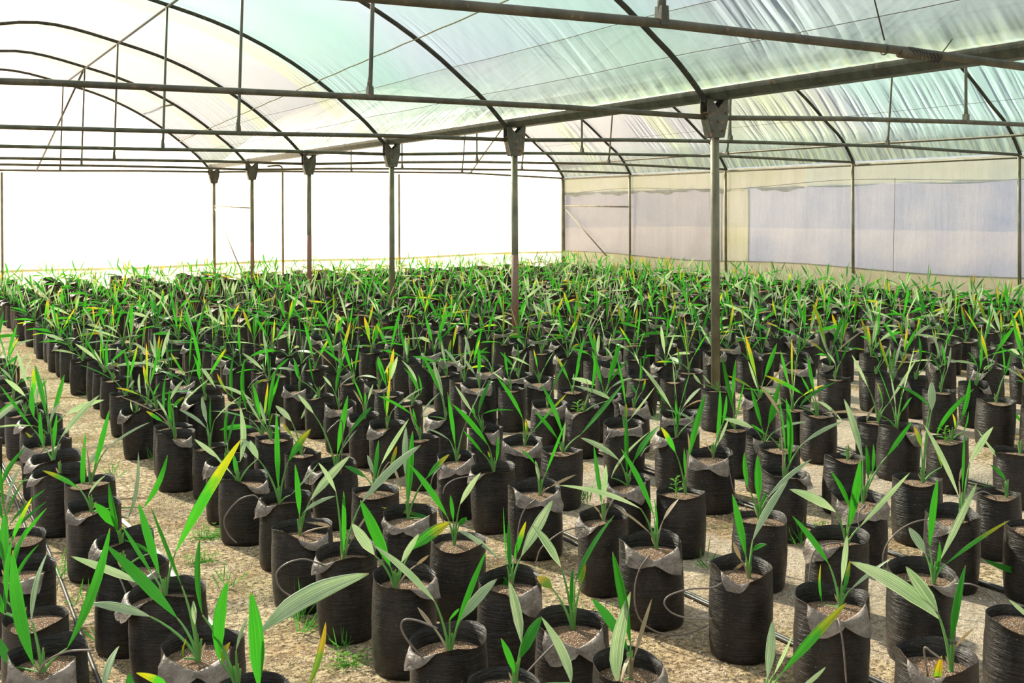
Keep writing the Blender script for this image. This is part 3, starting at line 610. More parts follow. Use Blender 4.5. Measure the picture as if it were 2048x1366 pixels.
(-4.872,-2.323,0.124,-0.03,0.025,'R',[(0.068,0.003,0.409,0.007,0.082,0.504,0.0324,'w'),(-0.028,0.041,0.316,-0.04,0.075,0.434,0.0238,'g'),(-0.053,0.031,0.334,-0.144,0.072,0.446,0.0108,'w')]),
(-4.807,0.157,0.13,-0.001,0.05,'',[(-0.053,0.06,0.445,-0.09,0.051,0.6,0.0259,'Y'),(-0.037,0.096,0.439,-0.004,0.117,0.644,0.0238,'w'),(-0.094,0.138,0.381,-0.092,0.194,0.526,0.0173,'w'),(-0.031,0.034,0.362,0.006,-0.034,0.481,0.0108,'g')]),
(-4.81,1.115,0.113,0.007,0.05,'',[(-0.014,0.06,0.44,-0.046,0.075,0.587,0.0238,'g'),(0.001,0.058,0.439,0.03,0.05,0.564,0.0216,'g')]),
(-4.849,1.697,0.125,0.001,0.05,'',[(-0.04,0.073,0.394,-0.044,0.076,0.593,0.0238,'g'),(-0.076,0.077,0.418,-0.146,0.093,0.554,0.0151,'w')]),
(-4.966,0.008,0.108,-0.005,0.05,'L',[(-0.036,0.035,0.314,-0.055,-0.001,0.394,0.0108,'w')]),
(-5.565,-1.99,0.133,0.001,0.05,'',[(0.018,0.049,0.363,0.091,0.023,0.665,0.0259,'g'),(-0.006,0.083,0.373,0.082,0.078,0.478,0.0281,'w'),(0.072,-0.027,0.481,0.254,-0.183,0.622,0.0151,'w'),(-0.016,0.036,0.465,-0.05,0.018,0.533,0.013,'d'),(-0.024,0.092,0.235,-0.008,0.129,0.547,0.0259,'g')]),
(-5.634,-2.539,0.128,-0.005,0.05,'L',[(-0.052,0.102,0.389,-0.198,0.222,0.466,0.0216,'y'),(-0.015,0.07,0.36,0.06,0.053,0.449,0.0108,'w'),(0.137,-0.071,0.266,0.171,-0.152,0.584,0.0324,'w'),(0.211,-0.047,0.301,0.317,-0.073,0.539,0.0259,'g')]),
(-5.652,-1.298,0.137,-0.018,-0.047,'L',[(-0.065,0.023,0.384,-0.07,0.092,0.568,0.0259,'g'),(-0.018,-0.001,0.339,0.013,0.052,0.552,0.0259,'g'),(0.017,-0.047,0.426,0.215,-0.125,0.665,0.0281,'w'),(-0.04,-0.074,0.524,0.008,-0.161,0.651,0.0238,'w')]),
(-5.667,-1.687,0.134,-0.006,0.05,'L',[(-0.158,0.163,0.233,-0.062,0.158,0.273,0.0151,'w'),(-0.275,0.17,0.246,-0.172,0.077,0.45,0.0281,'g')]),
(-5.651,-0.852,0.134,-0.011,0.049,'W',[(-0.062,0.091,0.388,-0.234,0.205,0.649,0.0194,'g'),(-0.025,0.098,0.287,-0.096,0.199,0.357,0.0194,'y')]),
(-5.596,-0.072,0.137,-0.007,0.049,'L',[(-0.036,0.085,0.33,-0.043,0.119,0.529,0.0324,'g'),(-0.029,0.029,0.426,-0.017,-0.027,0.546,0.0259,'w'),(0.011,0.021,0.336,0.017,-0.009,0.506,0.0108,'g')]),
(-5.671,1.048,0.137,0.008,0.049,'R',[(0.003,0.091,0.435,-0.071,0.189,0.518,0.0216,'w'),(0.023,0.01,0.395,0.02,-0.035,0.539,0.0108,'d'),(0.001,0.064,0.469,0.056,0.051,0.665,0.0216,'g'),(0.12,-0.019,0.341,0.147,-0.044,0.531,0.0151,'Y')]),
(-5.644,0.403,0.137,0.001,0.05,'',[(0.04,-0.002,0.387,0.041,-0.047,0.614,0.0259,'y'),(-0.038,0.082,0.372,-0.184,0.178,0.268,0.0151,'g')]),
(-4.446,0.265,0.137,0.006,0.05,'L',[(-0.039,0.034,0.454,-0.06,-0.017,0.617,0.0238,'g'),(-0.159,0.103,0.258,0.028,-0.05,0.479,0.013,'w'),(-0.024,0.056,0.537,0.066,-0.01,0.393,0.0259,'w')]),
(-4.281,-0.618,0.11,-0.016,0.047,'',[(-0.095,0.051,0.351,-0.122,0.009,0.706,0.0324,'g'),(-0.082,0.044,0.494,0.02,-0.072,0.572,0.0173,'y'),(-0.056,0.076,0.416,-0.242,0.188,0.514,0.0216,'w')]),
(-4.284,-0.086,0.108,0.001,0.05,'',[(-0.038,0.094,0.355,-0.02,0.119,0.656,0.0281,'g'),(-0.073,0.125,0.391,-0.12,0.203,0.519,0.0216,'Y')])]
TUBES=[
[(-3.676,-5.266,0.291),(-3.678,-5.277,0.255),(-3.679,-5.288,0.201),(-3.68,-5.299,0.109)],
[(-3.842,-4.4,0.313),(-3.875,-4.388,0.265),(-3.893,-4.383,0.198),(-3.894,-4.388,0.12),(-3.875,-4.404,0.064),(-3.831,-4.433,0.029),(-3.77,-4.471,0.014),(-3.708,-4.51,0.029),(-3.641,-4.551,0.059)],
[(-3.831,-4.783,0.3),(-3.903,-4.75,0.298),(-3.971,-4.72,0.278),(-3.993,-4.715,0.251),(-3.974,-4.732,0.219),(-3.926,-4.764,0.201),(-3.849,-4.813,0.2)],
[(-5.028,-3.888,0.334),(-5.071,-3.872,0.349),(-5.126,-3.848,0.336),(-5.164,-3.834,0.302),(-5.16,-3.843,0.253),(-5.128,-3.867,0.219),(-5.076,-3.902,0.201)],
[(-5.087,-4.923,0.381),(-5.109,-4.919,0.424),(-5.105,-4.93,0.453),(-5.073,-4.957,0.454),(-5.024,-4.993,0.433)],
[(-3.773,-3.378,0.303),(-3.816,-3.364,0.267),(-3.845,-3.357,0.199),(-3.858,-3.36,0.119),(-3.868,-3.364,0.046)],
[(-3.871,-3.922,0.318),(-3.931,-3.899,0.303),(-3.985,-3.879,0.268),(-4.025,-3.867,0.231),(-4.044,-3.866,0.182)],
[(-3.124,-4.703,0.339),(-3.176,-4.683,0.339),(-3.22,-4.669,0.321),(-3.242,-4.666,0.275),(-3.256,-4.669,0.192)],
[(-3.042,-5.257,0.323),(-3.007,-5.285,0.307),(-2.976,-5.312,0.273),(-2.953,-5.333,0.237),(-2.945,-5.347,0.211)],
[(-2.558,-4.62,0.338),(-2.632,-4.588,0.314),(-2.693,-4.563,0.262),(-2.726,-4.553,0.201),(-2.729,-4.559,0.134),(-2.719,-4.572,0.096)],
[(-2.461,-3.18,0.288),(-2.45,-3.195,0.238),(-2.44,-3.21,0.16),(-2.42,-3.231,0.104),(-2.394,-3.254,0.069)],
[(-4.964,-2.901,0.35),(-4.993,-2.893,0.371),(-5.054,-2.867,0.348),(-5.111,-2.845,0.27),(-5.102,-2.857,0.204),(-5.066,-2.885,0.159)],
[(-3.79,-0.605,0.314),(-3.826,-0.597,0.289),(-3.854,-0.593,0.236),(-3.854,-0.605,0.146)],
[(-4.391,-2.442,0.575),(-4.438,-2.431,0.564),(-4.471,-2.429,0.532)],
[(-3.904,-2.51,0.26),(-3.921,-2.512,0.191),(-3.907,-2.532,0.129),(-3.886,-2.555,0.089)],
[(-3.852,-2.827,0.312),(-3.917,-2.803,0.3),(-3.964,-2.789,0.269),(-3.98,-2.792,0.23)],
[(-1.919,-4.466,0.325),(-1.977,-4.446,0.353),(-2.03,-4.429,0.319),(-2.049,-4.43,0.278)],
[(-4.302,-0.77,0.594),(-4.375,-0.745,0.579),(-4.417,-0.738,0.529)],
[(-2.547,-4.275,0.325),(-2.577,-4.271,0.297),(-2.59,-4.275,0.257),(-2.592,-4.286,0.205)],
[(-2.539,-2.118,0.258),(-2.568,-2.117,0.202),(-2.59,-2.121,0.163)],
[(-2.485,-2.582,0.297),(-2.548,-2.563,0.28),(-2.591,-2.555,0.228)],
[(-5.714,-3.648,0.326),(-5.704,-3.669,0.301),(-5.693,-3.69,0.265)],
[(-6.076,-4.482,0.328),(-6.056,-4.504,0.367),(-6.006,-4.543,0.398),(-5.938,-4.591,0.406)],
[(-4.619,-5.011,0.324),(-4.663,-5.003,0.291),(-4.725,-4.985,0.23)],
[(-3.817,-5.747,0.399),(-3.807,-5.768,0.392),(-3.794,-5.79,0.378)]]
WEEDSPOTS=[(-5.75, -2.52), (-5.7, -3.43), (-5.02, -2.17), (-5.14, -2.57), (-2.49, -3.77), (-3.12, -3.85), (-4.94, -3.95), (-4.97, -4.09), (-4.95, 0.38), (-4.91, -0.2), (-3.02, -2.62), (-4.88, 3.0), (-5.75, -2.91), (-5.0, -3.55), (-5.22, -0.59), (-1.2, -0.79), (-2.54, -0.51), (-3.94, 0.3), (-0.85, -3.53), (-3.94, -4.15), (-5.15, -2.99), (-4.85, 3.45), (-2.21, -3.64), (-5.03, -3.7)]

# ================================================================== the greenhouse
W = 8.82
YF = -13.0
CY = [0.0, 3.725, 7.487, 11.267, 14.877, 17.992]            # posts under the gutter
WY = [0.0, 3.646, 7.11, 10.69, 14.2, 17.24]                 # posts of the side wall
EXTRA = [-3.72, -7.44]                                      # frames beside and behind the camera
PROF = [(0.0, 2.56), (0.12, 2.66), (0.20, 2.75), (0.45, 3.0), (0.65, 3.16), (0.9, 3.36), (1.35, 3.67), (2.2, 4.11), (3.2, 4.43), (4.41, 4.66)]
PROFR = [(0.0, 2.48), (0.22, 2.83), (0.65, 3.22), (1.32, 3.77), (2.2, 4.15), (3.2, 4.44), (4.41, 4.66)]
def height(prof, u):
    xs_ = [p[0] for p in prof]; zs_ = [p[1] for p in prof]
    n = len(xs_)
    u = max(0.0, min(u, xs_[-1]))
    i = max(0, min(n - 2, int(np.searchsorted(xs_, u)) - 1))
    def slope(k):
        if k == 0: return (zs_[1] - zs_[0]) / (xs_[1] - xs_[0])
        if k == n - 1: return 0.0
        a = (zs_[k] - zs_[k - 1]) / (xs_[k] - xs_[k - 1]); b = (zs_[k + 1] - zs_[k]) / (xs_[k + 1] - xs_[k])
        ha, hb = xs_[k] - xs_[k - 1], xs_[k + 1] - xs_[k]
        return (a * hb + b * ha) / (ha + hb)
    h = xs_[i + 1] - xs_[i]; t = (u - xs_[i]) / h
    return float((2 * t ** 3 - 3 * t * t + 1) * zs_[i] + (t ** 3 - 2 * t * t + t) * h * slope(i) + (-2 * t ** 3 + 3 * t * t) * zs_[i + 1] + (t ** 3 - t * t) * h * slope(i + 1))
def zroof(x, off=0.0):
    if x < -W:
        x = -W
    if x <= 0:
        u = min(-x, x + W)
        return height(PROF, u) + off
    u = x if x < W / 2 else W - x
    return height(PROF if x < W / 2 else PROFR, u) + off
def ywall(x, i):                # the end wall and the trusses of the side bay run slightly askew
    return CY[i] if x <= 0 else CY[i] + (WY[i] - CY[i]) * x / W
def yend(x):
    return 18.12 if x <= 0 else 18.12 + (17.37 - 18.12) * x / W

fl = MB()
fl.add([(-60, -50, 0), (60, -50, 0), (60, 80, 0), (-60, 80, 0)], [(0, 1, 2, 3)])
one('floor', fl, M['floor'], kind='structure')

def arch_pts(bay, yi_or_y, n=52):
    out = []
    for k in range(n + 1):
        s = 0.5 - 0.5 * cos(pi * k / n)
        if bay == 'L':
            x = -W + W * s
            y = yi_or_y
        else:
            x = W * s
            y = yi_or_y if not isinstance(yi_or_y, tuple) else yi_or_y[0] + (yi_or_y[1] - yi_or_y[0]) * s
        out.append((x, y, zroof(x)))
    return out

# roof films
def roof(bay, name):
    mb = MB()
    nx, ny = 60, 150
    vs = []; fs = []
    for j in range(ny + 1):
        for i in range(nx + 1):
            s = 0.5 - 0.5 * cos(pi * i / nx)
            x = (-W + 0.02 + (W - 0.138) * s) if bay == 'L' else 0.118 + (W - 0.118) * s
            y1 = yend(x)
            y = YF + (y1 - YF) * j / ny
            # film sags a little between frames, and ripples
            sag = -0.02 * (0.5 - 0.5 * cos(2 * pi * (y - 0.0) / 3.72)) + 0.006 * sin(9 * y + 2 * x) * sin(1.3 * y)
            vs.append((x, y, max(zroof(x, 0.035) + sag * min(1, min(s, 1 - s) * 12), 2.742 if abs(x) < 1 else 0)))
    for j in range(ny):
        for i in range(nx):
            a = j * (nx + 1) + i
            fs.append((a, a + 1, a + nx + 2, a + nx + 1))
    mb.add(vs, fs)
    return one(name, mb, M['roof'], kind='structure')
roof('L', 'ceiling')
roof('R', 'ceiling')

# end wall, its gable and skirt
def wall_sheet(fn, u0, u1, v0fn, v1fn, nu, nv):
    mb = MB(); vs = []; fs = []
    for j in range(nv + 1):
        for i in range(nu + 1):
            u = u0 + (u1 - u0) * i / nu
            v = v0fn(u) + (v1fn(u) - v0fn(u)) * j / nv
            vs.append(fn(u, v))
    for j in range(nv):
        for i in range(nu):
            a = j * (nu + 1) + i
            fs.append((a, a + 1, a + nu + 2, a + nu + 1))
    mb.add(vs, fs)
    return mb
skirt_top = lambda x: 0.50 + 0.012 * x + 0.02 * sin(1.1 * x)
mb = wall_sheet(lambda u, v: (u, yend(u) + 0.012 * sin(7 * u + 3 * v), v), -W, W, lambda u: skirt_top(u) - 0.02, lambda u: zroof(u, 0.03), 120, 8)
one('wall_back', mb, M['end'], kind='structure')
mb = wall_sheet(lambda u, v: (u, yend(u) - 0.03 + 0.01 * sin(5 * u), v), -W, W, lambda u: 0.0, skirt_top, 90, 3)
wb = one('trim_1', mb, M['skirt_end'], kind='structure')
mb = wall_sheet(lambda u, v: (u, yend(u) - 0.045 + 0.01 * sin(5 * u), v), -W, W, lambda u: skirt_top(u) - 0.06, lambda u: skirt_top(u) + 0.012 * sin(9 * u), 90, 1)
one('trim_5', mb, M['skirt'], kind='structure')
# side wall: curtain, warm end panel, valance, skirt
yk = 10.0
side_sk = lambda y: 0.60 + 0.03 * sin(0.9 * y)
xs = lambda y, v: W + 0.03 + 0.012 * sin(6 * y + 2.5 * v) + 0.006 * sin(17 * y)
mb = wall_sheet(lambda u, v: (xs(u, v), u, v), YF, yk + 0.06, lambda y: side_sk(y) - 0.03, lambda y: 2.09, 150, 6)
one('wall_right', mb, M['side'], kind='structure')
mb = wall_sheet(lambda u, v: (xs(u, v), u, v), yk + 0.85, 17.24, lambda y: side_sk(y) - 0.03, lambda y: 2.10, 60, 6)
one('wall_right', mb, M['side_pink'], kind='structure')
mb = wall_sheet(lambda u, v: (xs(u, v) - 0.012, u, v), 10.0, 10.9, lambda y: side_sk(y) - 0.03, lambda y: 2.06, 12, 4)
one('trim_6', mb, M['valance_aged'], kind='structure')
mb = wall_sheet(lambda u, v: (W + 0.015 + 0.012 * sin(11 * u + v), u, v), YF, 8.4, lambda y: 2.08 + 0.02 * sin(2.3 * y), lambda y: 2.50, 120, 2)
one('trim_2', mb, M['valance'], kind='structure')
mb = wall_sheet(lambda u, v: (W + 0.012 + 0.014 * sin(14 * u + v), u, v), 8.4, 17.24, lambda y: 2.04 + 0.03 * sin(3.3 * y) + 0.02 * sin(9.7 * y), lambda y: 2.50, 90, 2)
one('trim_3', mb, M['valance_aged'], kind='structure')
mb = wall_sheet(lambda u, v: (W + 0.01, u, v), YF, 17.24, lambda y: 0.0, side_sk, 90, 2)
one('trim_4', mb, M['skirt'], kind='structure')
# left and front walls beside and behind the camera
mb = wall_sheet(lambda u, v: (-W - 0.03, u, v), YF, 18.03, lambda y: 0.0, lambda y: 2.58, 40, 3)
one('wall_left', mb, M['side'], kind='structure')
mb = wall_sheet(lambda u, v: (u, YF, v), -W, W, lambda u: 0.0, lambda u: zroof(u, 0.03), 80, 4)
one('wall_front', mb, M['side'], kind='structure')

# gutter (open trough, about 10 cm deep)
g = MB()
prof = [(-0.115, 2.738), (-0.105, 2.70), (-0.062, 2.642), (0.062, 2.642), (0.105, 2.70), (0.115, 2.738), (0.105, 2.738), (0.097, 2.705), (0.057, 2.655), (-0.057, 2.655), (-0.097, 2.705), (-0.105, 2.738)]
gy = [YF, 18.08]
for xg, lab in ((0.0, 'long dark galvanised rain gutter running above the middle line of posts'),):
    g = MB()
    n = len(prof)
    vs = [(xg + a, y, z) for y in gy for a, z in prof]
    fs = [(i, (i + 1) % n, n + (i + 1) % n, n + i) for i in range(n)] + [tuple(range(n - 1, -1, -1)), tuple(range(n, 2 * n))]
    g.add(vs, fs)
    root = one('rain_gutter', g, M['gutter'], lab, 'gutter', smooth=False)

# posts under the gutter, each with its two-plate bracket
def post(x, y, label, zt=2.45, r=0.040, bracket=True, red=None, cat='post', group='posts under the gutter'):
    e = bpy.data.objects.new('greenhouse_post', None); C.objects.link(e)
    e.location = (x, y, 0)
    tag(e, label, cat, group)
    s = MB()
    s.tube([(0, 0, 0), (0, 0, zt)], r, 16)
    one('pole', s, M['post'], parent=e)
    f = MB(); f.tube([(0, 0, 0), (0, 0, 0.05)], r * 2.4, 16)
    one('footing', f, M['concrete'], parent=e)
    if red:
        s = MB(); s.tube([(0, 0, red[0]), (0, 0, red[1])], r + 0.0015, 16)
        tag(one('painted_band', s, M['redpaint'], parent=e), 'faded red painted stretch of the post')
    if bracket:
        b = MB()
        poly = [(-0.115, 0.33), (-0.075, 0.33), (0, 0.25), (0.075, 0.33), (0.115, 0.33), (0.118, 0.22), (0.06, -0.01), (-0.06, -0.01), (-0.118, 0.22)]
        # arch sockets splayed left and right make the V
        for sgn in (-1, 1):
            b.prism(poly, (0, sgn * 0.052, 2.32), (1, 0, 0), (0, 0, 1), (0, 1, 0), 0.006)
        for sgn in (-1, 1):
            b.prism([(-0.006, -0.052), (0.006, -0.052), (0.006, 0.052), (-0.006, 0.052)], (sgn * 0.088, 0, 2.41), (cos(0.25), 0, sgn * sin(-0.25)), (0, 1, 0), (sgn * sin(0.25), 0, cos(0.25)), 0.2)
        br = one('bracket', b, M['bracket'], parent=e, smooth=False)
        for (bx, bz) in ((-0.085, 2.53), (0.085, 2.53), (-0.05, 2.37), (0.05, 2.37), (0, 2.45)):
            k = MB(); k.tube([(bx, -0.068, bz), (bx, 0.068, bz)], 0.011, 6)
            one('bolt', k, M['bolt'], parent=br, smooth=False)
    return e
PL = ['gutter post nearest the viewer, thickest, weathered grey-tan with riveted V bracket', 'gutter post second from viewer, faded red paint on its lower third',
      'slim grey gutter post third from viewer, between red-footed ones', 'fourth gutter post, rusty red lower half, left of centre',
      'fifth gutter post with small V bracket, joined by a crossbar to the last', 'farthest gutter post, standing against the bright end wall']
for i, y in enumerate(CY):
    post(0, y, PL[i], red={1: (0.3, 1.15), 3: (0.3, 1.25), 4: (0.3, 1.05)}.get(i), r=0.040 if i < 5 else 0.036)
for y in EXTRA:
    post(0, y, 'gutter post just beyond the right edge' if y > -5 else 'gutter post farther round, behind the viewer', group='posts under the gutter')
for i, y in enumerate(WY[1:]):
    lab = ['side wall post nearest the right edge, dark and thin', 'side wall post second from the right edge', 'side wall post just right of the nearest gutter post',
           'side wall post with small crossbar meeting it near the corner', 'thick dark corner post where end and side walls meet'][i]
    post(W - 0.03, y, lab, zt=2.48, r=0.027 if i < 4 else 0.05, bracket=False, group='side wall posts')
post(W - 0.03, -0.1, 'side wall post beyond the right edge', zt=2.48, r=0.027, bracket=False, group='side wall posts')
post(W / 2, yend(W / 2) - 0.06, 'thin end wall post right behind third gutter post', zt=2.56, r=0.026, bracket=False, group='end wall posts')
post(-W / 2, yend(-W / 2) - 0.06, 'thin end wall post at the far left edge', zt=2.52, r=0.026, bracket=False, group='end wall posts')
e = post(1.58, yend(1.6) - 0.06, 'end wall post with bent top, between fourth and fifth gutter posts', zt=2.62, r=0.026, bracket=False, group='end wall posts')
s = MB(); s.tube(curve_pts([(0, 0, 2.60), (-0.02, 0, 2.70), (-0.12, 0, 2.735), (-0.36, 0, 2.71)]), 0.022, 10)
one('bent_top', s, M['pipe'], parent=e)
# arches
frames = [(y, y, i) for i, y in enumerate(CY)]
AL = ['nearest', 'second', 'third', 'fourth', 'fifth', 'farthest']
for i, y in enumerate(CY):
    mb = MB(); mb.tube(arch_pts('L', y), 0.026, 10)
    one('roof_arch', mb, M['arch'], 'dark curved roof pipe of the left bay rising from %s gutter post' % (AL[i] if i else 'nearest'), 'roof arch', 'roof arches')
    mb = MB(); mb.tube(arch_pts('R', (y, WY[i] if i else -0.1)), 0.026, 10)
    one('roof_arch', mb, M['arch'], 'curved roof pipe of the right bay springing from %s gutter post' % AL[i], 'roof arch', 'roof arches')
for y in EXTRA:
    for bay in 'LR':
        mb = MB(); mb.tube(arch_pts(bay, y), 0.026, 10)
        one('roof_arch', mb, M['arch'], 'curved roof pipe %s bay, %s' % ('left' if bay == 'L' else 'right', 'next one toward the viewer' if y > -5 else 'behind the viewer'), 'roof arch', 'roof arches')
# tie bars with a slight camber, hangers, end ferrules
HXL = (-5.52, -3.27)
HXR = (3.2, 6.02)
def tie(pts, r, label):
    P = []
    for a, b in zip(pts[:-1], pts[1:]):
        for k in range(6):
            t = k / 6
            P.append(tuple(a[q] + (b[q] - a[q]) * t for q in range(3)))
    P.append(pts[-1])
    mb = MB(); mb.tube(P, r, 12)
    return one('tie_bar', mb, M['pipe'], label, 'tie bar', 'tie bars across the bays')
ZL = {0: 2.535, 1: 2.49, 2: 2.505, 3: 2.52, 4: 2.56, 5: 2.56, 'a': 2.55, 'b': 2.55}
ZR = [2.55, 2.555, 2.565, 2.575, 2.57, 2.60]
ZE = {0: 2.49, 1: 2.50, 2: 2.50, 3: 2.50, 4: 2.52, 5: 2.57, 'a': 2.46, 'b': 2.46}
allf = [(i, y) for i, y in enumerate(CY)] + [('a', -3.72), ('b', -7.44)]
TN = {0: 'at the nearest gutter post', 1: 'at the second gutter post', 2: 'at the third gutter post', 3: 'at the fourth gutter post', 4: 'at the fifth gutter post', 5: 'on the end wall', 'a': 'crossing the top of the view, wrapped with wire', 'b': 'behind the viewer'}
for key, y in allf:
    z = ZL[key]; ze = ZE[key]
    off = 0.07 if key != 5 else -0.03
    tie([(-W + 0.1, y, ze), (HXL[0], y, z), (HXL[1], y, z), (-1.6, y, (z + ze) / 2 + 0.012), (-0.05, y, ze)], 0.0235, 'horizontal tie pipe of the left bay ' + TN[key])
    yw = WY[key] if isinstance(key, int) and key else y - 0.1
    yy = lambda x: y + (yw - y) * x / W
    zr = ZR[key] if isinstance(key, int) else 2.55
    zw = {1: 2.48, 2: 2.50, 3: 2.49, 4: 2.52, 5: 2.48}.get(key, 2.49)
    tie([(0.05, yy(0), ze), (1.6, yy(1.6), (ze + zr) / 2 + 0.012), (HXR[0], yy(HXR[0]), zr), (HXR[1], yy(HXR[1]), zr), (W - 0.03, yy(W), zw)], 0.0235, 'horizontal tie pipe of the right bay ' + TN[key].replace('crossing the top of the view, wrapped with wire', 'beyond the right edge'))
    for hx, tops, side in ((HXL[1], -3.2, 'left'), (HXR[0], 3.2, 'right'), (HXR[1], 6.17, 'right')):
        if key == 5 and hx == HXR[0]:
            pass
        if side == 'left':
            y0 = y1 = y; zb = z
        else:
            y0 = yy(hx); y1 = yy(tops); zb = zr
        zt = zroof(tops)
        mb = MB()
        mb.tube([(hx, y0, zb + 0.015), (hx, y0, zb + 0.10), (hx + (tops - hx) * 0.1, y0, zb + 0.16), (tops, y1, zt)], [0.021, 0.021, 0.0165, 0.0165], 10)
        hk = 'inner' if hx in (HXL[1], HXR[0]) else 'outer'
        o = one('hanger_rod', mb, M['pipe'], 'upright strut on %s of the %s bay tie pipe %s' % ('gutter side' if side == 'left' else hk + ' side', side, TN[key].replace('crossing the top of the view, wrapped with wire', 'nearest the viewer')), 'strut', 'struts between tie pipes and roof')
        cl = MB(); cl.prism([(-0.024, -0.03), (0.024, -0.03), (0.019, 0.06), (-0.019, 0.06)], (hx, y0, zb + 0.02), (1, 0, 0), (0, 0, 1), (0, 1, 0), 0.056)
        tag(one('clamp', cl, M['bracket'], parent=o, smooth=False))
# purlins
def pipe(name, pts, r, label, cat, m='pipe', group=None, seg=10):
    mb = MB(); mb.tube(pts, r, seg)
    return one(name, mb, M[m], label, cat, group)
pipe('purlin', [(-3.2, YF, zroof(-3.2) - 0.03), (-3.2, 17.99, zroof(-3.2) - 0.03)], 0.018, 'long roof pipe of the left bay passing under every arch', 'purlin', 'arch')
pipe('purlin', [(-5.6, YF, zroof(-5.6) - 0.03), (-5.6, 17.99, zroof(-5.6) - 0.03)], 0.018, 'long roof pipe of the left bay beyond the left edge', 'purlin', 'arch')
for x in (3.2, 6.17):
    pipe('purlin', [(x, YF, zroof(x) - 0.03), (x, yend(x) - 0.05, zroof(x) - 0.03)], 0.018, 'long roof pipe of the right bay, %s of two under the crown' % ('inner' if x < 4 else 'outer'), 'purlin', 'arch')
pipe('purlin', [(8.56, YF, 2.78), (8.49, 3.65, 2.76), (8.58, 7.1, 2.80), (8.58, 10.69, 2.81), (8.62, 14.2, 2.82), (8.64, 17.24, 2.82)], 0.022, 'lower roof pipe along the side slope just above the wall', 'purlin')
pipe('wall_rail', [(W - 0.03, YF, 2.42), (W - 0.03, 17.24, 2.46)], 0.022, 'straight rail along the top of the side wall', 'rail')
pipe('purlin', [(-1.55, 14.877, 3.78), (-1.59, 17.98, 3.92)], 0.017, 'short roof pipe between the last two arches of the left bay', 'purlin')
# braces near the end wall
pipe('roof_brace', [(-3.2, 14.877, 4.42), (-3.74, 17.95, 2.57)], 0.02, 'slanting brace of the left bay down to the end wall tie pipe', 'brace')
pipe('roof_brace', [(6.17, 14.42, zroof(6.17)), (6.26, 17.5, 2.60)], 0.02, 'slanting brace of the right bay down to the end wall tie pipe', 'brace')
pipe('crossbar', [(0, CY[4], 1.74), (0, CY[5], 1.80)], 0.015, 'thin pale crossbar between the last two gutter posts', 'crossbar', 'post')
pipe('diagonal_brace', [(0, CY[5], 1.78), (0.0, CY[4] + 0.3, 0.1)], 0.014, 'thin pale diagonal brace falling from farthest gutter post', 'brace', 'post')
pipe('crossbar', [(W - 0.03, WY[4], 1.73), (W - 0.03, WY[5], 1.77)], 0.017, 'pale crossbar on the side wall near the corner post', 'crossbar', 'post')
pipe('diagonal_brace', [(W - 0.03, WY[5], 1.76), (W - 0.04, 15.2, 0.55)], 0.016, 'thin diagonal brace falling from corner post along side wall', 'brace', 'post')
# strings and wires
for x, nm in ((-0.84, 'upper'), (-0.47, 'lower')):
    pipe('support_wire', [(x, y, zroof(x, -0.012) - 0.01 * (1 if abs((y / 3.72) % 1 - 0.5) < 0.3 else 0)) for y in np.linspace(YF, 17.9, 40)], 0.0035, '%s thin wire under the roof film above the gutter' % nm, 'wire', 'wire', seg=5)
pipe('film_rope', [(-1.40 + 0.035 * y if y > 0 else -1.40 + 0.01 * y, y, zroof(-1.40 + (0.035 if y > 0 else 0.01) * y, -0.018) - 0.008 * abs(sin(3.1 * y))) for y in np.linspace(YF, 17.9, 160)], 0.008, 'dirty twisted rope running along the roof film of the left bay', 'rope', 'rope', seg=6)
for x in (8.1, 7.4):
    pipe('support_wire', [(x, y, zroof(x, -0.015)) for y in np.linspace(YF, 17.1, 30)], 0.0035, 'thin wire under right bay film, %s' % ('near the side wall' if x > 8 else 'higher up the slope'), 'wire', 'wire', seg=5)
pipe('hanging_wire', [(-2.06, -3.72, zroof(-2.06)), (-1.98, -3.72, 3.0), (-1.83, -3.72, 2.565)], 0.004, 'dark wire hanging from the roof to the nearest tie pipe', 'wire', 'wire', seg=6)
coil = []
for k in range(0, 150):
    a = k * 0.42
    x = -1.66 + 0.0016 * k + 0.012 * sin(k * 0.9)
    zz = 2.50 + 0.02 * (1 - (k / 150))
    coil.append((x, -3.72 + 0.029 * cos(a), zz - 0.006 + 0.029 * sin(a)))
coil += [(-1.38, -3.73, 2.55), (-1.34, -3.74, 2.60)]
pipe('wire_wrap', coil, 0.0035, 'tangle of black wire wound round the nearest tie pipe', 'wire', 'wire', seg=5)
ringp = [(-1.83 + 0.004 * sin(a), -3.72 + 0.028 * cos(a), 2.517 + 0.028 * sin(a)) for a in np.linspace(0, 2 * pi, 20)]
pipe('wire_loop', ringp, 0.004, 'wire loop on the nearest tie pipe below the hanging wire', 'wire', 'wire', seg=5)
pipe('sleeve', [(-1.72, -3.72, 2.508), (-1.42, -3.72, 2.496)], 0.0285, 'pipe sleeve joining the nearest tie pipe beside the wire tangle', 'pipe sleeve')
pipe('curtain_cord', [(W - 0.01, y, 2.12 + 0.05 * (1 - y / 18) - 0.10 * (0.5 - 0.5 * cos(2 * pi * (y / 7.2))) + 0.04) for y in np.linspace(-4, 17, 50)], 0.004, 'thin sagging cord along the top of the side wall curtain', 'cord', 'wire', seg=5)
pipe('curtain_cord', [(W, 6.15, 2.2), (W, 6.2, 0.55)], 0.004, 'thin cord hanging down the side wall curtain', 'cord', 'wire', seg=5)

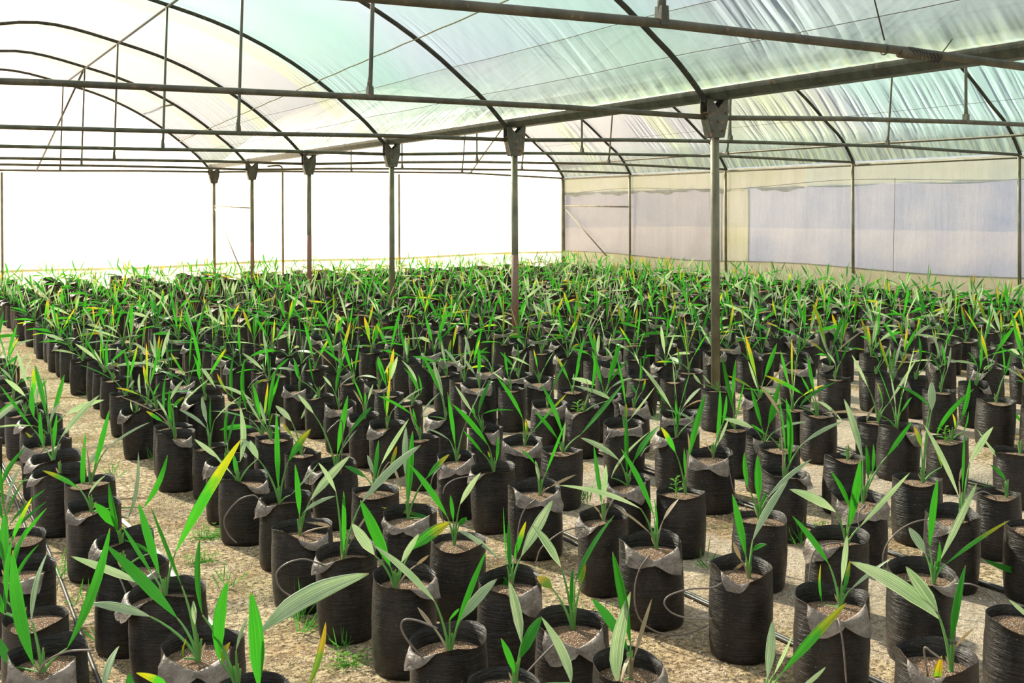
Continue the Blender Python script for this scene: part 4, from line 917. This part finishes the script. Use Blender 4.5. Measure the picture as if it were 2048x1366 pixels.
# ================================================================== bags, soil and seedlings
BH = 0.335
def bag_mesh(style, seed, nth=56, low=False):
    rr = random.Random(seed)
    nt = nth if not low else 14
    ph = [rr.uniform(0, 6.28) for _ in range(8)]
    ex, ey = rr.uniform(-.012, .012), rr.uniform(-.012, .012)
    R0 = 0.125
    front = -pi / 2
    # folds: V notch centre, flap tip, flap end (angles), flap length at tip
    k1, k2 = rr.uniform(.5, 1.15), rr.uniform(.5, 1.15)
    notch = front + {'W': rr.uniform(-.15, .15), 'L': -0.25, 'R': 0.25, '': 0}[style]
    lobes = []
    if style in ('W', 'L') and style:
        lobes.append((-1, rr.uniform(.55, .85), 0.08 * k1))
    if style in ('W', 'R') and style:
        lobes.append((1, rr.uniform(.55, .85), 0.08 * k2))
    def adiff(a, b):
        return (a - b + pi) % (2 * pi) - pi
    def fl(th):
        v = 0
        d0 = adiff(th, notch)
        for sg, tipa, ln in lobes:
            d = d0 * sg
            if -0.12 < d <= 0:
                v = max(v, 0.014 * (1 + d / 0.12))
            elif 0 < d <= tipa:
                v = max(v, 0.014 + (ln - 0.014) * (d / tipa) ** 0.8)
            elif tipa < d < tipa + 0.28:
                v = max(v, ln * (1 - (d - tipa) / 0.28) ** 0.8)
        return v
    def rim(th):
        h = BH + 0.006 * sin(2 * th + ph[0]) + 0.005 * sin(3 * th + ph[1])
        d = adiff(th, notch)
        if style == 'W':
            h -= 0.048 * max(0, 1 - abs(d) / 1.15)
            h += 0.012 * max(0, 1 - abs(adiff(th, -front)) / 1.4)
        elif style:
            sg = lobes[0][0]
            h -= 0.034 * max(0, 1 - abs(d - sg * .25) / 0.95)
            h += 0.008 * max(0, 1 - abs(adiff(th, -front)) / 1.4)
        else:
            h -= 0.022 + 0.010 * max(0, 1 - abs(adiff(th, front)) / 1.3)
        return h
    def rad(th, t):
        r = R0 * (0.93 + 0.05 * sin(pi * min(1, t * 1.1)) + 0.03 * t)
        r *= 1 + 0.048 * sin(2 * th + ph[2]) + 0.014 * sin(3 * th + ph[3] + 2 * t)
        if not low:
            r *= 1 + 0.006 * sin(9 * th + ph[4] + 6 * t) + 0.0045 * sin(38 * t + 2.3 * sin(th + ph[5]))
        if t < 0.06:
            r *= 0.93 + 0.07 * (t / 0.06) ** 0.5
        return r
    ts = [0, .02, .06, .14, .24, .34, .44, .54, .64, .74, .84, .93, 1.0] if not low else [0, .06, .5, 1.0]
    V = []; F = []; mi = []
    def ring(fn):
        s = len(V)
        for k in range(nt):
            V.append(fn(2 * pi * k / nt))
        return s
    rings = []
    for t in ts:
        def fn(th, t=t):
            h = rim(th) * t
            r = rad(th, t)
            return (r * cos(th) + ex * t, r * sin(th) + ey * t, h)
        rings.append(ring(fn))
    nb = len(rings)
    # folded cuff: goes out and down by fl(th)
    steps = [0.10, 0.3, 0.6, 1.0] if not low else [1.0]
    for q in steps:
        def fn(th, q=q):
            f = fl(th)
            r = rad(th, 1.0)
            h = rim(th)
            if f < 0.004:
                return ((r + 0.0006 * q) * cos(th) + ex, (r + .0006 * q) * sin(th) + ey, h - 0.0012 * q)
            f *= 1 + 0.10 * sin(7 * th + ph[7])
            rise = 0.010 * sin(pi * min(1, q * 1.5))
            out = 0.006 * min(1, q * 3) + 0.030 * q ** 0.8 * min(1, f / 0.06)
            out += (0.007 * sin(9 * th + ph[6]) + 0.004 * sin(17 * th + ph[5] + 5 * q)) * q
            return ((r + out) * cos(th) + ex, (r + out) * sin(th) + ey, h + rise * min(1, f / .04) - f * q)
        rings.append(ring(fn))
    for a in range(len(rings) - 1):
        for k in range(nt):
            k2 = (k + 1) % nt
            fold = a >= nb - 1 and (fl(2 * pi * k / nt) > 0.004 or fl(2 * pi * k2 / nt) > 0.004)
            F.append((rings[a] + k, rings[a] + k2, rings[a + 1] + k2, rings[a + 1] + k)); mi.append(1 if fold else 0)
    # inner wall down to the soil
    prev = rings[nb - 1]
    for q in ([0.5, 1.0] if not low else [1.0]):
        def fn(th, q=q):
            r = rad(th, 1.0) - 0.004 - 0.002 * q
            h = rim(th) + (0.262 - rim(th)) * q
            return (r * cos(th) + ex, r * sin(th) + ey, h)
        s = ring(fn)
        for k in range(nt):
            k2 = (k + 1) % nt
            F.append((prev + k2, prev + k, s + k, s + k2)); mi.append(0)
        prev = s
    F.append(tuple(rings[0] + k for k in range(nt - 1, -1, -1))); mi.append(0)
    mb = MB(); mb.v = V; mb.f = F; mb.m = mi; mb.uv = [(0.5, .5)] * len(V); mb.n = len(V)
    return mb, (ex, ey, lambda th: rad(th, 1.0))

def soil_mesh(info, seed, low=False):
    rr = random.Random(seed)
    ex, ey, rad = info
    nt = 20 if not low else 10
    mb = MB()
    V = [(ex, ey, 0.289)]; F = []
    nr = 5 if not low else 1
    for j in range(1, nr + 1):
        for k in range(nt):
            th = 2 * pi * k / nt
            r = (rad(th) - 0.004) * j / nr
            V.append((ex + r * cos(th), ey + r * sin(th), 0.286 - 0.008 * (j / nr) ** 2 + (rr.uniform(-.003, .003) if j < nr else 0)))
    for k in range(nt):
        F.append((0, 1 + k, 1 + (k + 1) % nt))
    for j in range(nr - 1):
        for k in range(nt):
            a = 1 + j * nt + k; b = 1 + j * nt + (k + 1) % nt
            F.append((a, a + nt, b + nt, b))
    mb.add(V, F)
    return mb

def bez(p0, p1, p2, t):
    return p0 * (1 - t) ** 2 + p1 * 2 * t * (1 - t) + p2 * t * t

def leaf(mb, base, bs, tip, w, mi_blade, mi_stem, facing, seg=10, across=6, curl=None, stalk=True, narrow=False):
    base = Vector(base); bs = Vector(bs); tip = Vector(tip)
    d1 = bs - base
    c1 = base + Vector((d1.x * 0.30, d1.y * 0.30, d1.z * 0.55 + 0.12 * d1.length * 0.5))
    tend = (bs - c1).normalized()
    ln = (tip - bs).length
    c2 = bs + tend * ln * 0.14 + (tip - bs) * 0.36 + Vector((0, 0, 0.035 * ln))
    if stalk:
        rr = 0.0042 if seg > 6 else 0.004
        n = 6 if seg > 6 else 3
        mb.tube([bez(base, c1, bs, k / n) for k in range(n + 1)], [rr * (1.5 - 0.9 * k / n) for k in range(n + 1)], 6 if seg > 6 else 3, mi_stem, cap=False)
    V = []; UV = []; F = []
    for i in range(seg + 1):
        t = i / seg
        p = bez(bs, c2, tip, t)
        e = 1e-3
        tg = (bez(bs, c2, tip, min(1, t + e)) - bez(bs, c2, tip, max(0, t - e))).normalized()
        side = tg.cross(facing)
        if side.length < 0.05:
            side = tg.cross(Vector((0, 0, 1)))
        side.normalize()
        nrm = side.cross(tg).normalized()
        if curl:
            a = curl * t
            side2 = side * cos(a) + nrm * sin(a)
            nrm = nrm * cos(a) - side * sin(a)
            side = side2
        f = min(1, (t / 0.34) ** 0.75) * min(1, ((1 - t) / 0.38) ** 0.62) if t < 0.999 else 0.05
        f = max(f, 0.06)
        for j in range(across + 1):
            u = j / across * 2 - 1
            pleat = (0.075 if j % 2 else -0.075) * w * f if across > 3 else 0
            V.append(p + side * (u * w * 0.5 * f) + nrm * (abs(u) * w * 0.16 * f + pleat))
            UV.append((j / across, t))
    for i in range(seg):
        for j in range(across):
            a = i * (across + 1) + j
            F.append((a, a + 1, a + across + 2, a + across + 1))
    mb.add(V, F, mi_blade, UV)

TYPES = ['g', 'w', 'y', 'Y', 'd', 'stem']
TM = [M[k] for k in TYPES]
TI = {k: i for i, k in enumerate(TYPES)}
PHI = math.atan2(-_f.x, _f.y)                        # turning a bag's front toward the camera side

BAGS = {}
def get_bag(style, i):
    k = (style, i % 6)
    if k not in BAGS:
        mb, info = bag_mesh(style, hash_(style) * 10 + i % 6)
        sm = soil_mesh(info, i + 50)
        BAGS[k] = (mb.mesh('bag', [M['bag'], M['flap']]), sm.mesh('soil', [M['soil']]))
    return BAGS[k]
def hash_(s):
    return {'': 1, 'L': 2, 'R': 3, 'W': 4}[s]

def gen_leaves(rr, big=1.0):
    out = []
    n = rr.choice([4, 4, 5, 5, 6])
    a0 = rr.uniform(0, 6.28)
    for k in range(n):
        a = a0 + k * 2.4 + rr.uniform(-.5, .5)
        ln = rr.uniform(.27, .50) * big
        up = rr.choice([0.3, .55, .75, .9, .96]) if k else 0.97
        ty = rr.choice('gggggggggwwwwwyyY') if k < 4 else rr.choice('gwdd')
        hor = math.sqrt(max(0, 1 - up * up)) * ln
        st = rr.uniform(.26, .42)
        z0 = 0.285
        bs = Vector((hor * st * cos(a) * .7, hor * st * sin(a) * .7, z0 + ln * st * min(1, up + .25)))
        droop = rr.uniform(0, .05) if up < .6 else 0
        tip = Vector((hor * cos(a), hor * sin(a), z0 + ln * up - droop))
        w = rr.uniform(.018, .036) * (0.5 if ty == 'd' else 1)
        out.append((bs, tip, w, ty))
    if rr.random() < .5:      # a thin young spear
        out.append((Vector((.004, 0, .33)), Vector((rr.uniform(-.03, .03), rr.uniform(-.03, .03), .285 + rr.uniform(.16, .30))), .010, 'g'))
    return out
LEAFN = {'g': 'green', 'w': 'pale striped', 'y': 'yellow-tipped', 'Y': 'yellowing', 'd': 'dry'}
def facing_vec(rr):
    f = Vector((-_f.x, -_f.y, 0.25))
    a = rr.uniform(-0.9, 0.9)
    return Vector((f.x * cos(a) - f.y * sin(a), f.x * sin(a) + f.y * cos(a), f.z + rr.uniform(-.2, .5))).normalized()

def crown(rr, base):
    mb = MB()
    b = Vector(base)
    for k in range(3):
        a = k * 2.1 + rr.uniform(0, 1)
        mb.tube([b + Vector((0, 0, -.01)), b + Vector((.004 * cos(a), .004 * sin(a), .03)), b + Vector((.010 * cos(a), .010 * sin(a), .065 + .01 * k))], [.0065, .0055, .003], 6, 5, cap=False)
    # short dry sheath at the foot
    a = rr.uniform(0, 6.28)
    leaf(mb, b, b + Vector((.006 * cos(a), .006 * sin(a), .015)), b + Vector((.022 * cos(a), .022 * sin(a), .05)), .008, 4, 4, Vector((0, -1, .2)), 4, 2, None, False)
    return mb

pots_made = []           # (root, x, y, style, types)
def make_pot(x, y, r, ox, oy, style, leaves, rr, split):
    e = bpy.data.objects.new('bagged_palm_seedling', None); C.objects.link(e)
    e.location = (x, y, 0)
    i = rr.randrange(6)
    bm_, sm_ = get_bag(style, i)
    rz = PHI + rr.uniform(-.25, .25)
    s = r / 0.125
    bo = link('bag', bm_, e, rz=rz); bo.scale = (s, s, rr.uniform(.97, 1.03))
    tx, ty_ = rr.uniform(-.022, .022), rr.uniform(-.022, .022)
    bo.rotation_euler = (tx, ty_, rz)
    so = link('soil', sm_, e, rz=rz); so.scale = (s, s, bo.scale[2]); so.rotation_euler = (tx, ty_, rz)
    base = Vector((ox, oy, 0.283))
    ty = ''.join(l[3] for l in leaves)
    if split:
        sd = one('seedling', crown(rr, base), TM, parent=e)
        for bs, tip, w, t in leaves:
            mb = MB()
            leaf(mb, base, bs, tip, w, TI[t], 5 if t != 'd' else 4, facing_vec(rr), seg=12, across=8, curl=rr.uniform(-.5, .5))
            lo = one('leaf', mb, TM, parent=sd)
            if t in 'wyYd':
                lo['label'] = LEAFN[t] + ' leaf'
    pots_made.append((e, x, y, style, ty))
    return e, base

for (x, y, r, ox, oy, st, lv) in POTS:
    ls = [(Vector(l[0:3]), Vector(l[3:6]), l[6], l[7]) for l in lv]
    make_pot(x, y, r, ox, oy, st, ls, R_, True)

# the remaining bags follow the planting rows
ROWX = [-6.04, -5.63, -4.86, -4.40, -3.69, -3.19, -2.38, -1.90, -0.96, -0.46, 0.38, 0.80, 1.62, 2.08, 2.92, 3.36, 4.18, 4.62, 5.42, 5.88, 6.68, 7.12, 7.90, 8.30]
PX = np.array([(p[0], p[1]) for p in POTS])
occ = [tuple(p) for p in PX]
def in_view(x, y, m=0.0):
    v = Vector((x, y, 0.35)) - CAM
    dep = v.dot(_f)
    if dep < 2.2:
        return False, dep
    u = v.dot(_R) / dep * 2289.24
    w = -v.dot(_U) / dep * 2289.24 + 683 - 252
    return (-1075 - m < u < 1075 + m) and w < 1400, dep
cand = []
for rx in ROWX:
    y = -6.2 + R_.uniform(0, .45)
    while y < 16.6 - 0.05 * max(0, rx):
        xx = rx + R_.uniform(-.05, .05)
        y += 0.42 * R_.uniform(.9, 1.15)
        vis, dep = in_view(xx, y)
        if not vis:
            continue
        if any(abs(a - xx) < .252 and (a - xx) ** 2 + (b - y) ** 2 < .252 ** 2 for a, b in occ):
            continue
        if any(abs(xx - 0) < .2 and abs(y - c) < .22 for c in CY):
            continue
        # the surveyed foreground is already complete
        if dep < 6.4 and -6.3 < xx < -0.6:
            continue
        if dep < 5.0:
            continue
        if rx in (-0.46,) and y < -0.6:
            continue
        occ.append((xx, y))
        cand.append((dep, xx, y))
cand.sort()
NIND = 300 - len(POTS)
SEED = []
for k in range(14):
    rr = random.Random(900 + k)
    mb = crown(rr, (0, 0, .283))
    ls = gen_leaves(rr)
    for bs, tip, w, t in ls:
        leaf(mb, Vector((0, 0, .283)), bs, tip, w, TI[t], 5, Vector((cos(k), sin(k), .3)).normalized(), seg=8, across=4, curl=rr.uniform(-.4, .4))
    SEED.append((mb.mesh('seedling', TM), ''.join(l[3] for l in ls)))
for dep, x, y in cand[:NIND]:
    st = R_.choice(['W', 'L', 'R', '', '', ''] if x < 0.2 else ['L', '', '', '', 'R', 'W'])
    e, base = make_pot(x, y, R_.uniform(.112, .13), 0, 0, st, [], R_, False)
    sm, ty = R_.choice(SEED)
    o = link('seedling', sm, e, rz=R_.uniform(0, 6.28))
    s = R_.uniform(.85, 1.12)
    o.scale = (s, s, 1.0 + (s - 1) * .6)
    pots_made[-1] = (e, x, y, st, ty)
    lab = None

# labels: the row (counted from the sandy aisle) and the place in that row, plus what the bag and leaves look like
def rowname(x):
    i = int(np.argmin([abs(x - r) for r in ROWX]))
    if i == 0: return 'far left row'
    if i == 1: return 'row left of the aisle'
    return '%s row right of the aisle' % (['first'] + ORD[1:])[i - 2]
byrow = {}
for p in pots_made:
    byrow.setdefault(rowname(p[1]), []).append(p)
FS = {'': 'plain-rimmed', 'L': 'left-folded', 'R': 'right-folded', 'W': 'double-folded'}
for rn, lst in byrow.items():
    lst.sort(key=lambda p: p[2])
    for k, (e, x, y, st, ty) in enumerate(lst):
        tr = ' with yellow leaf' if ('Y' in ty or 'y' in ty) else (' with dry leaf' if 'd' in ty else '')
        nth = ORD[k] if k < len(ORD) else '%dth' % (k + 1)
        tag(e, '%s black seedling bag%s, %s in %s' % (FS[st], tr, nth, rn), 'potted plant', 'bagged palm seedlings in rows')

# the many smaller ones behind, as one object
far = MB()
LOWB = []
for k, st in enumerate(['', '', 'W', 'L', 'R', '']):
    b, info = bag_mesh(st, 300 + k, low=True)
    sm = soil_mesh(info, 9, True)
    LOWB.append((b, sm))
LOWS = []
for k in range(12):
    rr = random.Random(700 + k)
    mb = MB()
    for bs, tip, w, t in gen_leaves(rr):
        leaf(mb, Vector((0, 0, .283)), bs, tip, w, TI[t], 5, Vector((cos(k), sin(k), .3)).normalized(), seg=5, across=2, curl=rr.uniform(-.4, .4))
    LOWS.append(mb)
FV = []; FF = []; FM = []; FU = []; nv = 0
def put(mb, x, y, rz, s, sz, mo):
    global nv
    a = np.array(mb.v, dtype=float)
    c, s_ = cos(rz), sin(rz)
    q = np.stack([(a[:, 0] * c - a[:, 1] * s_) * s + x, (a[:, 0] * s_ + a[:, 1] * c) * s + y, a[:, 2] * sz], 1)
    FV.append(q)
    FF.extend([tuple(i + nv for i in f) for f in mb.f])
    FM.extend([mo + m for m in mb.m])
    FU.extend(mb.uv)
    nv += len(a)
for dep, x, y in cand[NIND:]:
    b, sm = R_.choice(LOWB)
    rz = R_.uniform(0, 6.28)
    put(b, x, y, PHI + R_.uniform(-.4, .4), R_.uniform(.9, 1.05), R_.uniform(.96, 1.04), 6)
    put(sm, x, y, rz, .97, 1.0, 8)
    put(R_.choice(LOWS), x, y, R_.uniform(0, 6.28), R_.uniform(.85, 1.15), R_.uniform(.92, 1.06), 0)
far.v = [tuple(r) for r in np.concatenate(FV)]; far.f = FF; far.m = FM; far.uv = FU; far.n = nv
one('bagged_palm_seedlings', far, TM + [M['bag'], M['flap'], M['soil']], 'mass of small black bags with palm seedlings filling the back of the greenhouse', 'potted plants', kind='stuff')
print('bags', len(POTS), len(cand))

# ------------------------------------------------------------------ drip tubes, hoses, tape
for k, pts in enumerate(TUBES):
    pts = list(pts)
    p0 = pts[0]
    bb = min(pots_made, key=lambda p: (p[1] - p0[0]) ** 2 + (p[2] - p0[1]) ** 2)
    dx, dy = p0[0] - bb[1], p0[1] - bb[2]; dn = math.hypot(dx, dy) or 1
    pts.insert(0, (bb[1] + dx / dn * .112, bb[2] + dy / dn * .112, 0.30))
    if 0.015 < pts[-1][2] < 0.10:
        a_, b_ = pts[-2], pts[-1]
        pts.append((b_[0] + (b_[0] - a_[0]) * .4, b_[1] + (b_[1] - a_[1]) * .4 - .02, 0.004))
    mb = MB(); mb.tube(curve_pts(pts, 5), 0.0032, 6)
    # name the tube by the bag it leaves
    p0 = pts[0]
    best = min(pots_made, key=lambda p: (p[1] - p0[0]) ** 2 + (p[2] - p0[1]) ** 2)
    lb = best[0]['label'].split(', ')[-1]
    one('drip_tube', mb, M['tube'], 'thin brown drip tube curling from the bag %s' % lb, 'drip tube', 'drip tubes')
for x, nm in ((-3.44, 'third and fourth'), (-2.22, 'fifth and sixth'), (-4.62, 'first and second'), (-5.84, 'left'), (-0.7, 'seventh and eighth')):
    for dx in (0, 0.045):
        pts = [(x + dx + 0.018 * sin(1.3 * y + x * 5 + dx * 40), y, 0.010) for y in np.linspace(-7, 16, 70)]
        mb = MB(); mb.tube(pts, 0.0085, 8)
        one('drip_hose', mb, M['hose'], '%s black hose on the ground beside the %s rows%s' % ('left' if dx == 0 else 'right', nm, ''), 'hose', 'drip hoses on the ground')
mb = MB()
tp = curve_pts([(-5.36, -1.6, 0.004), (-5.31, -2.35, .006), (-5.335, -3.0, 0.012), (-5.32, -3.47, .004), (-5.38, -4.0, .004)], 8)
vs = []; fs = []
for i, p in enumerate(tp):
    vs += [(p.x - .011, p.y, p.z), (p.x + .011, p.y, p.z + .004), (p.x + .011, p.y, p.z + .006), (p.x - .011, p.y, p.z + .002)]
for i in range(len(tp) - 1):
    for k in range(4):
        a = i * 4 + k; b = i * 4 + (k + 1) % 4
        fs.append((a, b, b + 4, a + 4))
mb.add(vs, fs)
one('plastic_tape', mb, M['tape'], 'white plastic tape lying along the sandy aisle', 'tape')

# ------------------------------------------------------------------ weeds
def grass_tuft(x, y, n, h, rr, label):
    mb = MB()
    for k in range(n):
        a = rr.uniform(0, 6.28); l = h * rr.uniform(.5, 1.1); up = rr.uniform(.3, .95)
        b = Vector((rr.uniform(-.03, .03), rr.uniform(-.03, .03), 0))
        tip = b + Vector((cos(a) * l * (1 - up), sin(a) * l * (1 - up), l * up))
        leaf(mb, b, b + (tip - b) * .06, tip, 0.005, 0, 0, Vector((cos(a + 1.5), sin(a + 1.5), .2)), 5, 2, None, False)
    o = one('grass_tuft', mb, M['grass'], label, 'grass tuft', 'grass tufts among the bags')
    o.location = (x, y, 0)
def clover(x, y, n, sp, rr, label, z=0.0, hmax=.05):
    mb = MB()
    for k in range(n):
        b = Vector((rr.gauss(0, sp), rr.gauss(0, sp), 0)); h = rr.uniform(.015, hmax)
        top = b + Vector((rr.uniform(-.01, .01), rr.uniform(-.01, .01), h))
        mb.tube([Vector((0, 0, .002)), b * .5 + Vector((rr.uniform(-.01, .01), 0, .003)), b, top], .001, 4, 0, cap=False)
        for q in range(3):
            a = q * 2.09 + rr.uniform(0, .5); s = rr.uniform(.007, .013)
            d = Vector((cos(a), sin(a), .15)); e2 = Vector((-sin(a), cos(a), 0))
            mb.add([top, top + d * s * .6 + e2 * s * .5, top + d * s * 1.1, top + d * s * .6 - e2 * s * .5], [(0, 1, 2, 3)], 0, [(.5, .1), (.8, .4), (.5, .7), (.2, .4)])
    o = one('weed_patch', mb, M['clover'], label, 'weed', 'weeds on the ground')
    o.location = (x, y, z)
def near(x, y):
    b = min(pots_made, key=lambda p: (p[1] - x) ** 2 + (p[2] - y) ** 2)
    return b[0]['label'].split(', ')[-1]
for k, (x, y) in enumerate(WEEDSPOTS):
    rr = random.Random(40 + k)
    if k in (2, 3, 7, 19, 22):
        clover(x, y, 60 if k == 2 else 30, .06 if k == 2 else .04, rr, 'low bright green weed patch beside the bag %s' % near(x, y))
    else:
        if any((x - p[1]) ** 2 + (y - p[2]) ** 2 < .125 ** 2 for p in pots_made):
            b = min(pots_made, key=lambda p: (p[1] - x) ** 2 + (p[2] - y) ** 2)
            dx, dy = x - b[1], y - b[2]; n = math.hypot(dx, dy) or 1
            x, y = b[1] + dx / n * .15, b[2] + dy / n * .15
        grass_tuft(x, y, rr.randint(9, 20), rr.uniform(.12, .24), rr, 'fine green grass tuft beside the bag %s' % near(x, y))

# broad-leaved weed sprouting in three bags
def sprout(x, y, rr, label):
    mb = MB()
    mb.tube([(0, 0, 0), (.005, 0, .05), (0, .004, .09)], .002, 5, 0, cap=False)
    for k in range(9):
        a = k * 2.4; z = .03 + .008 * k; l = rr.uniform(.03, .055)
        b = Vector((0, 0, z))
        leaf(mb, b, b + Vector((cos(a) * .01, sin(a) * .01, .005)), b + Vector((cos(a) * l, sin(a) * l, .012)), .018, 0, 0, Vector((0, 0, 1)), 5, 3, None, True)
    o = one('weed_sprout', mb, M['clover'], label, 'weed', 'weeds growing in the bags')
    o.location = (x, y, .280)
for (bx, by), lab in (((-3.07, -3.45), 'leafy light green weed sprouting in a bag near the centre'), ((-2.32, -1.34), 'small leafy weed in a bag behind the centre'), ((-0.94, -3.22), 'feathery weed in a bag toward the right')):
    b = min(pots_made, key=lambda p: (p[1] - bx) ** 2 + (p[2] - by) ** 2)
    sprout(b[1] - .05, b[2] - .03, random.Random(int(bx * -100)), lab)
# loose perlite and grit around the bags
pm = MB()
rr = random.Random(77)
n = 0
while n < 9000:
    x = rr.uniform(-6.2, 0.5); y = rr.uniform(-6.2, -0.5)
    ok, dep = in_view(x, y)
    if not ok or dep > 7.5:
        continue
    if 0.5 + 0.5 * sin(3.1 * x + 1.3 * y) * sin(2.3 * y - x) < rr.random():
        continue
    s = rr.uniform(.0016, .0036) * (1.8 if rr.random() < .12 else 1)
    c = Vector((x, y, s * .5))
    o4 = [Vector((rr.uniform(-1, 1), rr.uniform(-1, 1), rr.uniform(-.3, 1))) * s for _ in range(4)]
    pm.add([c + Vector((s, 0, -s * .4)), c + Vector((-s * .6, s * .8, -s * .3)), c + Vector((-s * .5, -s * .9, -s * .4)), c + Vector((0, 0, s))], [(0, 1, 2), (0, 3, 1), (1, 3, 2), (2, 3, 0)])
    n += 1
one('perlite_grains', pm, M['perlite'], 'scattered white perlite grains on the sandy ground', 'gravel', kind='stuff', smooth=False)
